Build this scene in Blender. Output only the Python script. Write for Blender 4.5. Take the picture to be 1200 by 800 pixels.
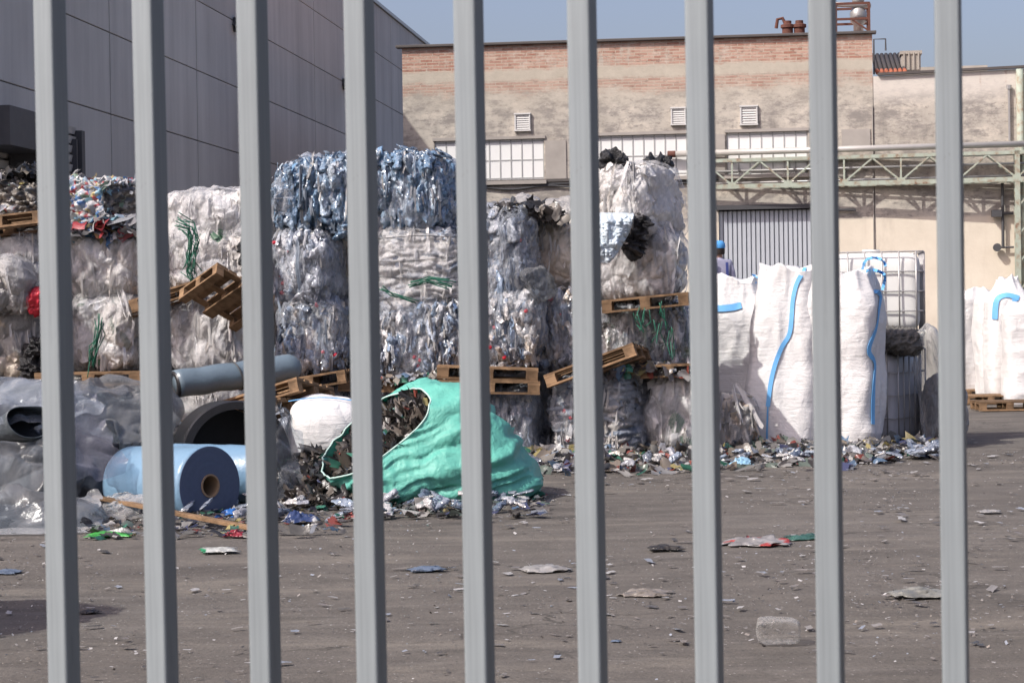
import bpy, math, random
import numpy as np
from mathutils import Vector, Matrix, Euler
from mathutils.bvhtree import BVHTree

for o in list(bpy.data.objects):
    bpy.data.objects.remove(o, do_unlink=True)
SC = bpy.context.scene
COL = SC.collection
R = math.radians

# ------------------------------------------------------------------ camera, sky, sun, exposure
CAM_H, FPX = 1.65, 2400.0
PITCH, ROLL = -0.764, -0.86
cd = bpy.data.cameras.new('camera')
cd.lens = 72.0; cd.sensor_width = 36.0; cd.clip_start = 0.05; cd.clip_end = 3000
cd.dof.use_dof = True; cd.dof.focus_distance = 24.0; cd.dof.aperture_fstop = 20.0
cam = bpy.data.objects.new('camera', cd); COL.objects.link(cam)
CR = Matrix.Rotation(R(90 + PITCH), 3, 'X') @ Matrix.Rotation(R(ROLL), 3, 'Z')
cam.matrix_world = Matrix.Translation((0, 0, CAM_H)) @ CR.to_4x4()
SC.camera = cam
CO = Vector((0, 0, CAM_H))

SUN_A, SUN_EL = 36.0, 45.0            # azimuth from -X towards the camera side, elevation
to_sun = Vector((-math.cos(R(SUN_A)) * math.cos(R(SUN_EL)), -math.sin(R(SUN_A)) * math.cos(R(SUN_EL)), math.sin(R(SUN_EL))))
world = bpy.data.worlds.new('World'); SC.world = world; world.use_nodes = True
wn = world.node_tree; bg = wn.nodes['Background']
sky = wn.nodes.new('ShaderNodeTexSky'); sky.sky_type = 'NISHITA'; sky.sun_disc = False
sky.sun_elevation = R(SUN_EL); sky.sun_rotation = math.atan2(to_sun.x, to_sun.y)
sky.air_density = 1.0; sky.dust_density = 5.0; sky.ozone_density = 2.2; sky.altitude = 100
hz = wn.nodes.new('ShaderNodeVectorMath'); hz.operation = 'MULTIPLY'; hz.inputs[1].default_value = (1.18, 1.045, 1.09)   # pinkish summer haze
wn.links.new(sky.outputs[0], hz.inputs[0]); wn.links.new(hz.outputs[0], bg.inputs[0]); bg.inputs[1].default_value = 0.128
sl = bpy.data.lights.new('sun', 'SUN'); sl.energy = 3.5; sl.angle = R(0.5); sl.color = (1.0, 0.975, 0.91)
so = bpy.data.objects.new('sun', sl); COL.objects.link(so)
so.rotation_euler = (-to_sun).to_track_quat('-Z', 'Y').to_euler(); so.location = (-20, -10, 30)
SC.render.engine = 'CYCLES'
SC.cycles.use_denoising = True
SC.cycles.max_bounces = 6; SC.cycles.diffuse_bounces = 3; SC.cycles.glossy_bounces = 3
SC.cycles.transparent_max_bounces = 10; SC.cycles.transmission_bounces = 3
SC.cycles.caustics_reflective = False; SC.cycles.caustics_refractive = False
SC.cycles.sample_clamp_indirect = 6
SC.view_settings.view_transform = 'Standard'; SC.view_settings.look = 'None'
SC.view_settings.exposure = 0.32; SC.view_settings.gamma = 1.0

# ------------------------------------------------------------------ photograph pixel -> world
def ray(px, py):
    return CR @ Vector(((px - 600) / FPX, -(py - 400) / FPX, -1.0))
def P(px, py, Y):                       # point seen at (px,py) on the vertical plane y = Y
    d = ray(px, py); return CO + d * (Y / d.y)
def G(px, py):                          # point of the ground seen at (px,py)
    d = ray(px, py); return CO + d * (-CAM_H / d.z)
def plane_hit(px, py, p0, n):
    d = ray(px, py); return CO + d * ((p0 - CO).dot(n) / d.dot(n))

# ------------------------------------------------------------------ numpy noise
def _h(ix, iy, iz, s):
    n = (ix.astype(np.int64) * 374761393 + iy.astype(np.int64) * 668265263 + iz.astype(np.int64) * 1440662683 + s * 974711) & 0xffffffff
    n = ((n ^ (n >> 13)) * 1274126177) & 0xffffffff
    n = ((n ^ (n >> 16)) * 2246822519) & 0xffffffff
    n = n ^ (n >> 15)
    return (n & 0xffffff) / float(0xffffff)
def vnoise(p, s=0):
    i = np.floor(p).astype(np.int64); f = p - i; f = f * f * f * (f * (f * 6 - 15) + 10)
    r = 0
    for dx in (0, 1):
        wx = f[:, 0] if dx else 1 - f[:, 0]
        for dy in (0, 1):
            wy = f[:, 1] if dy else 1 - f[:, 1]
            for dz in (0, 1):
                wz = f[:, 2] if dz else 1 - f[:, 2]
                r = r + wx * wy * wz * _h(i[:, 0] + dx, i[:, 1] + dy, i[:, 2] + dz, s)
    return r * 2 - 1
def fbm(p, o=3, s=0):
    r = 0; a = 1.0; t = 0
    for k in range(o):
        r = r + a * vnoise(p * 2.03 ** k + 17.1 * k, s + k); t += a; a *= .5
    return r / t
def worley(p, s=0):
    i = np.floor(p).astype(np.int64); n = len(p)
    f1 = np.full(n, 9.0); f2 = np.full(n, 9.0); cid = np.zeros(n)
    for dx in (-1, 0, 1):
        for dy in (-1, 0, 1):
            for dz in (-1, 0, 1):
                c = i + (dx, dy, dz)
                q = c + np.stack([_h(c[:, 0], c[:, 1], c[:, 2], s + k) for k in (1, 2, 3)], 1)
                d = np.sqrt(((p - q) ** 2).sum(1)); h = _h(c[:, 0], c[:, 1], c[:, 2], s + 4)
                lt = d < f1
                f2 = np.where(lt, f1, np.minimum(f2, d)); f1 = np.where(lt, d, f1); cid = np.where(lt, h, cid)
    return f1, f2, cid
def ridge(p, s=0):
    return 1 - np.abs(vnoise(p, s)) * 2

# ------------------------------------------------------------------ mesh helpers
def np_mesh(name, V, F, mats=None, tint=None, smooth=True, mi=None):
    V = np.asarray(V, float); F = np.asarray(F, np.int32)
    me = bpy.data.meshes.new(name)
    k = F.shape[1]
    me.vertices.add(len(V)); me.vertices.foreach_set('co', V.astype(np.float32).ravel())
    me.loops.add(F.size); me.loops.foreach_set('vertex_index', F.ravel())
    me.polygons.add(len(F)); me.polygons.foreach_set('loop_start', np.arange(0, F.size, k, dtype=np.int32))
    me.polygons.foreach_set('use_smooth', np.full(len(F), smooth))
    if mi is not None: me.polygons.foreach_set('material_index', np.asarray(mi, np.int32))
    me.update(calc_edges=True)
    me.validate()
    if tint is not None:
        a = me.attributes.new('tint', 'FLOAT_COLOR', 'POINT')
        c = np.ones((len(V), 4), np.float32); c[:, :3] = tint
        a.data.foreach_set('color', c.ravel())
    for m in (mats or []): me.materials.append(m)
    return me
def link(name, me, parent=None, loc=None, rot=None):
    o = bpy.data.objects.new(name, me); COL.objects.link(o)
    if parent is not None: o.parent = parent
    if loc is not None: o.location = loc
    if rot is not None: o.rotation_euler = rot
    return o
def tag(o, label=None, cat=None, group=None, kind=None):
    if label: o['label'] = label
    if cat: o['category'] = cat
    if group: o['group'] = group
    if kind: o['kind'] = kind
    return o
def empty(name, loc, rz=0.0, label=None, cat=None, group=None):
    o = bpy.data.objects.new(name, None); COL.objects.link(o)
    o.location = loc; o.rotation_euler = (0, 0, rz); o.empty_display_size = .2
    return tag(o, label, cat, group)
def copy_tree(o, parent=None):
    c = o.copy(); COL.objects.link(c)
    if parent is not None: c.parent = parent
    for ch in o.children: copy_tree(ch, c)
    return c

class MB:                                # collects polygons, then one mesh
    def __init__(s): s.v = []; s.f = []
    def add(s, V, F):
        b = len(s.v); s.v += [tuple(v) for v in V]; s.f += [tuple(i + b for i in f) for f in F]
    def box(s, c, size, rot=None, taper=None):
        hx, hy, hz = size[0] / 2, size[1] / 2, size[2] / 2
        V = [Vector((x * hx, y * hy, z * hz)) for z in (-1, 1) for y in (-1, 1) for x in (-1, 1)]
        if rot is not None:
            M = Euler(rot).to_matrix() if not isinstance(rot, Matrix) else rot
            V = [M @ v for v in V]
        c = Vector(c)
        s.add([v + c for v in V], [(0, 2, 3, 1), (4, 5, 7, 6), (0, 1, 5, 4), (2, 6, 7, 3), (0, 4, 6, 2), (1, 3, 7, 5)])
    def bar(s, a, b, w, h=None):         # square bar between two points
        a = Vector(a); b = Vector(b); d = b - a; h = h or w
        q = d.to_track_quat('X', 'Z').to_matrix()
        s.box((a + b) / 2, (d.length, w, h), q)
    def tube(s, pts, r, n=8, closed=False, cap=True):
        pts = [Vector(p) for p in pts]; m = len(pts); V = []; F = []
        rr = r if isinstance(r, (list, tuple)) else [r] * m
        for i, p in enumerate(pts):
            t = (pts[(i + 1) % m] - pts[i - 1]) if closed else (pts[min(i + 1, m - 1)] - pts[max(i - 1, 0)])
            q = t.to_track_quat('Z', 'Y').to_matrix()
            for k in range(n):
                a = 2 * math.pi * k / n; V.append(p + q @ Vector((math.cos(a) * rr[i], math.sin(a) * rr[i], 0)))
        for i in range(m if closed else m - 1):
            for k in range(n):
                F.append((i * n + k, i * n + (k + 1) % n, ((i + 1) % m) * n + (k + 1) % n, ((i + 1) % m) * n + k))
        if cap and not closed:
            F.append(tuple(range(n - 1, -1, -1))); F.append(tuple((m - 1) * n + k for k in range(n)))
        s.add(V, F)
    def lathe(s, prof, n=48, axis=Matrix.Identity(3), c=(0, 0, 0), closed=False):
        V = []; F = []; m = len(prof); c = Vector(c)
        for (r, z) in prof:
            for k in range(n):
                a = 2 * math.pi * k / n; V.append(c + axis @ Vector((r * math.cos(a), r * math.sin(a), z)))
        for i in range(m if closed else m - 1):
            for k in range(n):
                j = (i + 1) % m
                F.append((i * n + k, i * n + (k + 1) % n, j * n + (k + 1) % n, j * n + k))
        s.add(V, F)
    def build(s, name, mat, parent=None, smooth=False, bevel=0, loc=None, rot=None, segs=2):
        me = bpy.data.meshes.new(name); me.from_pydata(s.v, [], s.f)
        me.materials.append(mat)
        if smooth: me.polygons.foreach_set('use_smooth', [True] * len(me.polygons))
        me.update()
        o = link(name, me, parent, loc, rot)
        if bevel:
            b = o.modifiers.new('bevel', 'BEVEL'); b.width = bevel; b.segments = segs; b.limit_method = 'ANGLE'; b.angle_limit = R(40)
        return o

_cube = {}
def cube_grid(nx, ny, nz):
    key = (nx, ny, nz)
    if key in _cube: return _cube[key]
    Vs = []; Fs = []; base = 0
    def face(nu, nv, fn):
        nonlocal base
        u, v = np.meshgrid(np.linspace(-1, 1, nu + 1), np.linspace(-1, 1, nv + 1), indexing='ij')
        Vs.append(fn(u.ravel(), v.ravel()))
        i = np.arange(nu)[:, None] * (nv + 1) + np.arange(nv)[None, :]; i = i.ravel() + base
        Fs.append(np.stack([i, i + nv + 1, i + nv + 2, i + 1], 1)); base += (nu + 1) * (nv + 1)
    one = lambda a: np.ones_like(a)
    face(nx, nz, lambda u, v: np.stack([u, -one(u), v], 1))
    face(nx, nz, lambda u, v: np.stack([-u, one(u), v], 1))
    face(ny, nz, lambda u, v: np.stack([one(u), u, v], 1))
    face(ny, nz, lambda u, v: np.stack([-one(u), -u, v], 1))
    face(nx, ny, lambda u, v: np.stack([u, v, one(u)], 1))
    face(nx, ny, lambda u, v: np.stack([u, -v, -one(u)], 1))
    V = np.concatenate(Vs); F = np.concatenate(Fs)
    _, idx, inv = np.unique(np.round(V * 1e5).astype(np.int64), axis=0, return_index=True, return_inverse=True)
    V = V[idx]; F = inv.ravel()[F]
    _cube[key] = (V, F); return V, F
def superbox(size, res, n=6.0):
    h = np.array(size) / 2
    k = [max(4, int(round(s / res))) for s in size]
    C, F = cube_grid(*k)
    r = (np.abs(C) ** n).sum(1) ** (1 / n)
    S = C / r[:, None]
    V = S * h
    N = np.sign(S) * np.abs(S) ** (n - 1) / h; N /= np.linalg.norm(N, axis=1)[:, None]
    return V, F, N, S

# ------------------------------------------------------------------ materials
class NT:
    def __init__(s, name):
        s.m = bpy.data.materials.new(name); s.m.use_nodes = True; s.t = s.m.node_tree
        s.bsdf = s.t.nodes['Principled BSDF']; s.out = s.t.nodes['Material Output']
    def n(s, typ, **kw):
        nd = s.t.nodes.new('ShaderNode' + typ)
        for k, v in kw.items():
            if k.startswith('i_'):
                key = k[2:]; key = int(key) if key.isdigit() else key.replace('_', ' ')
                s.set(nd.inputs[key], v)
            else: setattr(nd, k, v)
        return nd
    def set(s, sock, v):
        if isinstance(v, bpy.types.NodeSocket): s.t.links.new(v, sock)
        else: sock.default_value = v
    def math(s, op, a, b=None, c=None, clamp=False):
        nd = s.t.nodes.new('ShaderNodeMath'); nd.operation = op; nd.use_clamp = clamp
        for i, v in enumerate((a, b, c)):
            if v is not None: s.set(nd.inputs[i], v)
        return nd.outputs[0]
    def vmath(s, op, a, b=None):
        nd = s.t.nodes.new('ShaderNodeVectorMath'); nd.operation = op
        for i, v in enumerate((a, b)):
            if v is not None: s.set(nd.inputs[i], v)
        return nd.outputs[0]
    def mix(s, f, a, b, blend='MIX'):
        nd = s.t.nodes.new('ShaderNodeMix'); nd.data_type = 'RGBA'; nd.blend_type = blend
        s.set(nd.inputs[0], f)
        for sock, v in ((nd.inputs[6], a), (nd.inputs[7], b)):
            s.set(sock, (*v, 1) if isinstance(v, tuple) and len(v) == 3 else v)
        return nd.outputs[2]
    def ramp(s, f, stops, interp='LINEAR'):
        nd = s.t.nodes.new('ShaderNodeValToRGB'); nd.color_ramp.interpolation = interp
        e = nd.color_ramp.elements
        while len(e) < len(stops): e.new(.5)
        for el, (p, c) in zip(e, stops):
            el.position = p; el.color = (*c, 1) if len(c) == 3 else c
        s.set(nd.inputs[0], f); return nd.outputs[0]
    def step(s, x, a, b):
        nd = s.n('MapRange', interpolation_type='SMOOTHSTEP'); s.set(nd.inputs[0], x); s.set(nd.inputs[1], a); s.set(nd.inputs[2], b)
        return nd.outputs[0]
    def coord(s, which='Object', scale=None, loc=None):
        c = s.n('TexCoord').outputs[which]
        if scale is None and loc is None: return c
        mp = s.n('Mapping'); s.set(mp.inputs[0], c)
        if scale is not None: mp.inputs['Scale'].default_value = scale
        if loc is not None: mp.inputs['Location'].default_value = loc
        return mp.outputs[0]
    def noise(s, vec, scale, detail=4, rough=.55, dist=0.0, out=0):
        nd = s.n('TexNoise'); s.set(nd.inputs['Vector'], vec); nd.inputs['Scale'].default_value = scale
        nd.inputs['Detail'].default_value = detail; nd.inputs['Roughness'].default_value = rough; nd.inputs['Distortion'].default_value = dist
        return nd.outputs[out]
    def voro(s, vec, scale, feature='F1', out='Distance'):
        nd = s.n('TexVoronoi', feature=feature); s.set(nd.inputs['Vector'], vec); nd.inputs['Scale'].default_value = scale
        return nd.outputs[out]
    def bump(s, h, strength=.3, dist=.01, normal=None):
        nd = s.n('Bump'); nd.inputs['Strength'].default_value = strength; nd.inputs['Distance'].default_value = dist
        s.set(nd.inputs['Height'], h)
        if normal is not None: s.set(nd.inputs['Normal'], normal)
        return nd.outputs[0]
    def fin(s, col=None, rough=None, normal=None, metal=None, spec=None, alpha=None):
        b = s.bsdf.inputs
        if col is not None: s.set(b['Base Color'], (*col, 1) if isinstance(col, tuple) and len(col) == 3 else col)
        if rough is not None: s.set(b['Roughness'], rough)
        if normal is not None: s.set(b['Normal'], normal)
        if metal is not None: s.set(b['Metallic'], metal)
        if spec is not None: s.set(b['Specular IOR Level'], spec)
        if alpha is not None: s.set(b['Alpha'], alpha)
        return s.m
    def translucent(s, col, f):
        t = s.n('BsdfTranslucent'); s.set(t.inputs[0], col)
        mx = s.n('MixShader'); mx.inputs[0].default_value = f
        s.t.links.new(s.bsdf.outputs[0], mx.inputs[1]); s.t.links.new(t.outputs[0], mx.inputs[2])
        s.t.links.new(mx.outputs[0], s.out.inputs[0]); return mx
    def clear(s, f, col=(.9, .92, .95)):
        t = s.n('BsdfTransparent'); t.inputs[0].default_value = (*col, 1)
        mx = s.n('MixShader'); s.set(mx.inputs[0], f)
        src = s.out.inputs[0].links[0].from_socket
        s.t.links.new(src, mx.inputs[1]); s.t.links.new(t.outputs[0], mx.inputs[2])
        s.t.links.new(mx.outputs[0], s.out.inputs[0])

def plain(name, col, rough=.6, var=.18, scale=6, bump=.15, metal=0.0, spec=.4, bd=.004, detail=5):
    t = NT(name); c = t.coord(); f = t.noise(c, scale, detail)
    k = t.math('MULTIPLY_ADD', f, 2 * var, 1 - var)
    colr = t.vmath('SCALE', tuple(col)); t.set(t.t.nodes[-1].inputs['Scale'], k)
    return t.fin(colr, rough, t.bump(t.noise(c, scale * 6, 4), bump, bd), metal, spec)

def mat_wrap(name, col):
    t = NT(name); c = t.coord()
    w = t.noise(t.coord('Object', (1, 1, .45)), 9, 5, .62, 1.8); w2 = t.noise(t.coord('Object', (1, 1, .5)), 38, 4, .65, .8)
    n = t.bump(t.math('ADD', w, t.math('MULTIPLY', w2, .35)), .9, .03)
    v1 = t.voro(t.coord('Object', (1, 1, .4)), 30, 'F1', 'Color')
    n = t.vmath('NORMALIZE', t.vmath('ADD', n, t.vmath('MULTIPLY', t.vmath('SUBTRACT', v1, (.5, .5, .5)), (.5, .5, .5))))
    t.fin(col, .13, n, spec=.95)
    lw = t.n('LayerWeight'); lw.inputs[0].default_value = .35; t.set(lw.inputs['Normal'], n)
    t.translucent((.7, .7, .72, 1), .3)
    t.clear(t.math('MULTIPLY_ADD', lw.outputs['Facing'], -.55, .86, True), (.95, .96, .98)); return t.m
def tinted(name, kind):
    t = NT(name)
    a = t.n('Attribute', attribute_name='tint').outputs['Color']
    geo = t.n('NewGeometry').outputs['Normal']
    c = t.coord()
    if kind == 'pet':                    # crumpled clear bottles: many small glossy facets
        v1 = t.voro(t.coord('Object', (1, 1, .5)), 34, 'F1', 'Color'); v2 = t.voro(c, 75, 'F1', 'Color')
        n = t.vmath('ADD', geo, t.vmath('MULTIPLY', t.vmath('SUBTRACT', v1, (.5, .5, .5)), (1.15, 1.15, 1.15)))
        n = t.vmath('ADD', n, t.vmath('MULTIPLY', t.vmath('SUBTRACT', v2, (.5, .5, .5)), (.6, .6, .6)))
        n = t.vmath('NORMALIZE', n)
        sep = t.n('SeparateColor'); t.set(sep.inputs[0], v1)
        k = t.math('MULTIPLY_ADD', sep.outputs[1], .5, .72)
        col = t.vmath('SCALE', a); t.set(t.t.nodes[-1].inputs['Scale'], k)
        col = t.vmath('MULTIPLY', col, (.82, .82, .84)); t.fin(col, .14, n, spec=.9)
    elif kind == 'film':                 # wrapped stretch film, satin with fine wrinkles
        w = t.noise(t.coord('Object', (1, 1, .55)), 7, 5, .62, 1.6)
        w2 = t.noise(t.coord('Object', (.6, .6, 1.4)), 26, 4, .6, .8)
        v = t.voro(c, 22, 'DISTANCE_TO_EDGE')
        hgt = t.math('ADD', t.math('MULTIPLY', w, 1.6), t.math('ADD', t.math('MULTIPLY', w2, .45), t.math('MULTIPLY', t.math('MINIMUM', v, .25), .5)))
        n = t.bump(hgt, .85, .028)
        k = t.math('MULTIPLY_ADD', t.noise(c, 5, 6, .65), .5, .74)
        col = t.vmath('SCALE', a); t.set(t.t.nodes[-1].inputs['Scale'], k)
        t.fin(col, .22, n, spec=.7)
        t.translucent(a, .28)
    elif kind == 'scrap':
        n = t.bump(t.noise(c, 40, 5, .7), .6, .01)
        k = t.math('MULTIPLY_ADD', t.noise(c, 18, 5, .7), 1.0, .5)
        col = t.vmath('SCALE', a); t.set(t.t.nodes[-1].inputs['Scale'], k)
        t.fin(col, .38, n, spec=.45)
    elif kind == 'flake':
        n = t.bump(t.noise(c, 30, 3, .6), .5, .008)
        t.fin(a, .3, n, spec=.55)
        t.translucent(a, .25)
    elif kind == 'clearfilm':            # thick grey see-through sheet
        w = t.noise(t.coord('Object', (1, 1, .6)), 5, 5, .6, 1.8)
        w2 = t.noise(c, 24, 4, .6, .6)
        n = t.bump(t.math('ADD', w, t.math('MULTIPLY', w2, .12)), .4, .03)
        t.fin(a, .16, n, spec=.6)
        lw = t.n('LayerWeight'); lw.inputs[0].default_value = .35
        t.set(lw.inputs['Normal'], n); f = t.math('MULTIPLY_ADD', lw.outputs['Facing'], -.75, .84, True)
        t.clear(f, (.8, .84, .88))
    return t.m

M = {}
def mat_clearbox():
    t = NT('clear_rigid_plastic'); c = t.coord(); n = t.bump(t.math('ADD', t.noise(c, 18, 5, .65, 1.0), t.math('MULTIPLY', t.noise(c, 70, 3, .6), .4)), .9, .02)
    t.fin((.44, .43, .41), .12, n, spec=.9)
    lw = t.n('LayerWeight'); lw.inputs[0].default_value = .4; t.clear(t.math('MULTIPLY_ADD', lw.outputs['Facing'], -.66, .94, True), (.95, .95, .95)); return t.m
M['clearbox'] = mat_clearbox()
M['wrap'] = mat_wrap('clear_stretch_wrap', (.56, .61, .68)); M['wrapwhite'] = mat_wrap('milky_stretch_wrap', (.80, .79, .78))
for k in ('pet', 'film', 'scrap', 'flake', 'clearfilm'): M[k] = tinted('plastic_' + k, k)

def mat_ground():
    t = NT('yard_surface'); c = t.coord()
    big = t.noise(c, .35, 5, .6); mid = t.noise(c, 2.2, 6, .65); fine = t.noise(c, 55, 4, .7)
    tr = t.noise(t.coord('Object', (.35, 2.6, 1)), .9, 4, .6, .6)
    tr2 = t.noise(t.coord('Object', (.12, 5.0, 1)), 1.3, 3, .5, .3)
    base = t.ramp(t.math('ADD', t.math('MULTIPLY', big, .5), t.math('MULTIPLY', mid, .5)), [(.3, (.080, .073, .064)), (.5, (.116, .105, .093)), (.72, (.158, .145, .129))])
    base = t.mix(t.math('MULTIPLY', t.step(tr, .52, .72), .5), base, (.075, .067, .061))
    base = t.mix(t.math('MULTIPLY', t.step(tr2, .55, .75), .3), base, (.19, .175, .16))
    sp = t.voro(c, 38, 'F1'); spc = t.voro(c, 38, 'F1', 'Color')
    sep = t.n('SeparateColor'); t.set(sep.inputs[0], spc)
    pick = t.math('MULTIPLY', t.math('GREATER_THAN', sep.outputs[0], .86), t.math('LESS_THAN', sp, .22))
    base = t.mix(t.math('MULTIPLY', pick, .75), base, (.34, .32, .30))
    dk = t.math('MULTIPLY', t.math('LESS_THAN', sep.outputs[0], .12), t.math('LESS_THAN', sp, .3))
    base = t.mix(t.math('MULTIPLY', dk, .6), base, (.05, .045, .04))
    ck = t.voro(t.vmath('ADD', t.coord('Object', (.55, .8, 1)), t.vmath('SCALE', t.noise(c, 1.4, 4, .6, out=1))), .55, 'DISTANCE_TO_EDGE')
    ckm = t.math('MULTIPLY', t.math('SUBTRACT', 1, t.step(ck, .004, .014)), t.step(big, .45, .6))
    base = t.mix(t.math('MULTIPLY', ckm, .7), base, (.035, .032, .028))
    stn = t.noise(t.coord('Object', (.7, 1.5, 1), (4, 1, 0)), .8, 6, .68, .5); base = t.mix(t.math('MULTIPLY', t.step(stn, .57, .68), .55), base, (.058, .053, .047))
    dust = t.noise(t.coord('Object', (.5, 1.7, 1), (9, 5, 0)), .7, 7, .72, .4); base = t.mix(t.math('MULTIPLY', t.step(dust, .50, .66), .6), base, (.195, .175, .148))
    arc = t.n('VectorMath', operation='DISTANCE'); t.set(arc.inputs[0], c); arc.inputs[1].default_value = (-9, 44, 0)
    ad = t.math('ADD', arc.outputs['Value'], t.math('MULTIPLY', big, .8)); aw = t.math('PINGPONG', t.math('MODULO', ad, 2.9), 1.45)
    tyre = t.math('MULTIPLY', t.math('MULTIPLY', t.step(aw, .10, .22), t.math('SUBTRACT', 1, t.step(aw, .34, .46))), t.step(t.noise(t.coord('Object', (.4, .9, 1), (1, 8, 0)), .6, 5, .6), .46, .62))
    base = t.mix(t.math('MULTIPLY', tyre, .42), base, (.062, .057, .051))
    k = t.math('MULTIPLY_ADD', fine, .9, .55)
    col = t.vmath('SCALE', base); t.set(t.t.nodes[-1].inputs['Scale'], k)
    h = t.math('ADD', t.math('MULTIPLY', fine, .35), t.math('ADD', t.math('MULTIPLY', mid, 1.2), t.math('MULTIPLY', tr, 1.3)))
    return t.fin(col, .88, t.bump(h, .7, .03), spec=.25)
M['ground'] = mat_ground()

FANG = R(-7.8); FC = Vector((0, 42, 0)); fdv = Vector((math.cos(FANG), math.sin(FANG), 0)); fnv = Vector((math.sin(FANG), -math.cos(FANG), 0))
def FP(px, py):                          # -> (u along, z) on the facade plane
    h = plane_hit(px, py, FC, fnv); return ((h - FC).dot(fdv), h.z)
ZB = [FP(620, y)[1] for y in (81, 95, 108)]
def mat_facade(right=False):
    t = NT('weathered_brick_plaster' + ('_side' if right else '')); c = t.coord()
    sp = t.n('SeparateXYZ'); t.set(sp.inputs[0], c); X, Z = sp.outputs[0], sp.outputs[2]
    n1 = t.noise(c, .9, 6, .65); n2 = t.noise(c, 3.2, 6, .7); n3 = t.noise(t.coord('Object', (1.4, 1, .5)), .8, 6, .68); ns = t.noise(t.coord('Object', (3, 3, .35)), 1.2, 5, .6)
    zz = t.math('ADD', Z, t.math('MULTIPLY_ADD', n2, .24, -.12)); zr = t.math('ADD', Z, t.math('MULTIPLY_ADD', t.noise(t.coord('Object', (.6, 1, 1.2)), 1.4, 6, .7), 1.1, -.55))
    uv = t.n('CombineXYZ'); t.set(uv.inputs[0], X); t.set(uv.inputs[1], Z)
    br = t.n('TexBrick'); t.set(br.inputs['Vector'], uv.outputs[0])
    br.inputs['Scale'].default_value = 1.0; br.inputs['Brick Width'].default_value = .26; br.inputs['Row Height'].default_value = .064
    br.inputs['Mortar Size'].default_value = .009; br.inputs['Color1'].default_value = (.34, .165, .12, 1); br.inputs['Color2'].default_value = (.50, .33, .26, 1)
    br.inputs['Mortar'].default_value = (.46, .38, .30, 1); br.inputs['Bias'].default_value = .0
    bw = t.noise(t.coord('Object', (1, 1, 3)), 5, 6, .75)
    brick = t.mix(t.math('MULTIPLY', t.step(bw, .46, .66), .7), br.outputs['Color'], (.50, .40, .33))
    brick = t.mix(t.math('MULTIPLY', t.step(t.noise(t.coord('Object', (1, 1, 2.2)), 8, 5, .75), .53, .66), .75), brick, (.19, .12, .095))
    brick = t.mix(t.math('MULTIPLY', t.step(t.noise(t.coord('Object', None, (3, 0, 8)), .7, 6, .7), .55, .66), .7), brick, (.56, .50, .43))
    plaster = t.ramp(n1, [(.28, (.36, .325, .28)), (.45, (.46, .42, .365)), (.6, (.53, .485, .42)), (.78, (.60, .56, .50))])
    plaster = t.mix(t.math('MULTIPLY', t.step(t.noise(t.coord('Object', (.55, 1, 1.3), (7, 0, 3)), 2.6, 8, .76), .45, .60), .85), plaster, (.24, .22, .205))
    plaster = t.mix(t.math('MULTIPLY', t.step(t.noise(t.coord('Object', (.6, 1, 1.2), (2, 0, 9)), 3.0, 8, .76), .50, .64), .8), plaster, (.62, .56, .48))
    plaster = t.mix(t.math('MULTIPLY', t.step(t.noise(t.coord('Object', (.7, 1, 1.6), (5, 0, 1)), 7.5, 6, .78), .51, .64), .75), plaster, (.22, .20, .185))
    cream = t.ramp(n1, [(.3, (.62, .55, .45)), (.6, (.72, .65, .54)), (.8, (.76, .70, .60))])
    ochre = t.ramp(n2, [(.3, (.42, .375, .31)), (.7, (.52, .47, .39))])
    if not right:
        top = t.step(zz, ZB[0] - .04, ZB[0] + .04)         # brick at the top
        band2 = t.math('MULTIPLY', t.step(zr, ZB[2] - .12, ZB[2] + .12), t.math('SUBTRACT', 1, t.step(zz, ZB[1] - .05, ZB[1] + .05)))
        ob = t.math('MULTIPLY', t.step(zz, ZB[1] - .05, ZB[1] + .05), t.math('SUBTRACT', 1, top))
        col = t.mix(t.math('MULTIPLY', t.step(zr, ZB[2] - .6, ZB[2]), .5), plaster, ochre)
        col = t.mix(ob, col, ochre)
        col = t.mix(t.math('MULTIPLY', band2, .75), col, brick)
        col = t.mix(t.math('MULTIPLY', top, t.step(n3, .68, .58)), col, brick)
        bm = t.math('MAXIMUM', top, t.math('MULTIPLY', band2, .7))
    else:
        col = t.mix(t.math('MULTIPLY', t.step(zz, 5.6, 6.1), .7), plaster, (.68, .63, .57))
        patch = t.math('MULTIPLY', t.step(n3, .55, .62), t.step(zz, 5.2, 5.6))
        col = t.mix(t.math('MULTIPLY', patch, .8), col, brick); bm = patch
    # soot drifting down in patches, damp line above the windows
    soot = t.math('MULTIPLY', t.step(ns, .5, .72), t.math('MULTIPLY', t.step(zz, 3.9, 4.6), t.math('SUBTRACT', 1, t.step(zz, 5.2, 5.9))))
    col = t.mix(t.math('MULTIPLY', soot, .65), col, (.20, .185, .17))
    low = t.math('SUBTRACT', 1, t.step(Z, 3.42, 3.5))
    col = t.mix(low, col, t.mix(t.math('MULTIPLY', t.step(ns, .55, .75), .3), cream, (.45, .37, .29)))
    stain = t.math('MULTIPLY', low, t.math('MULTIPLY', t.step(n3, .55, .7), .35)); col = t.mix(stain, col, (.40, .34, .28))
    h = t.math('ADD', t.math('MULTIPLY', n2, 1.0), t.math('MULTIPLY', t.math('MULTIPLY', br.outputs['Fac'], bm), -.6))
    h = t.math('ADD', h, t.math('MULTIPLY', t.noise(c, 18, 5, .7), .4))
    return t.fin(col, .9, t.bump(h, .45, .02), spec=.2)
M['facade'] = mat_facade(); M['facade_r'] = mat_facade(True)

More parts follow.
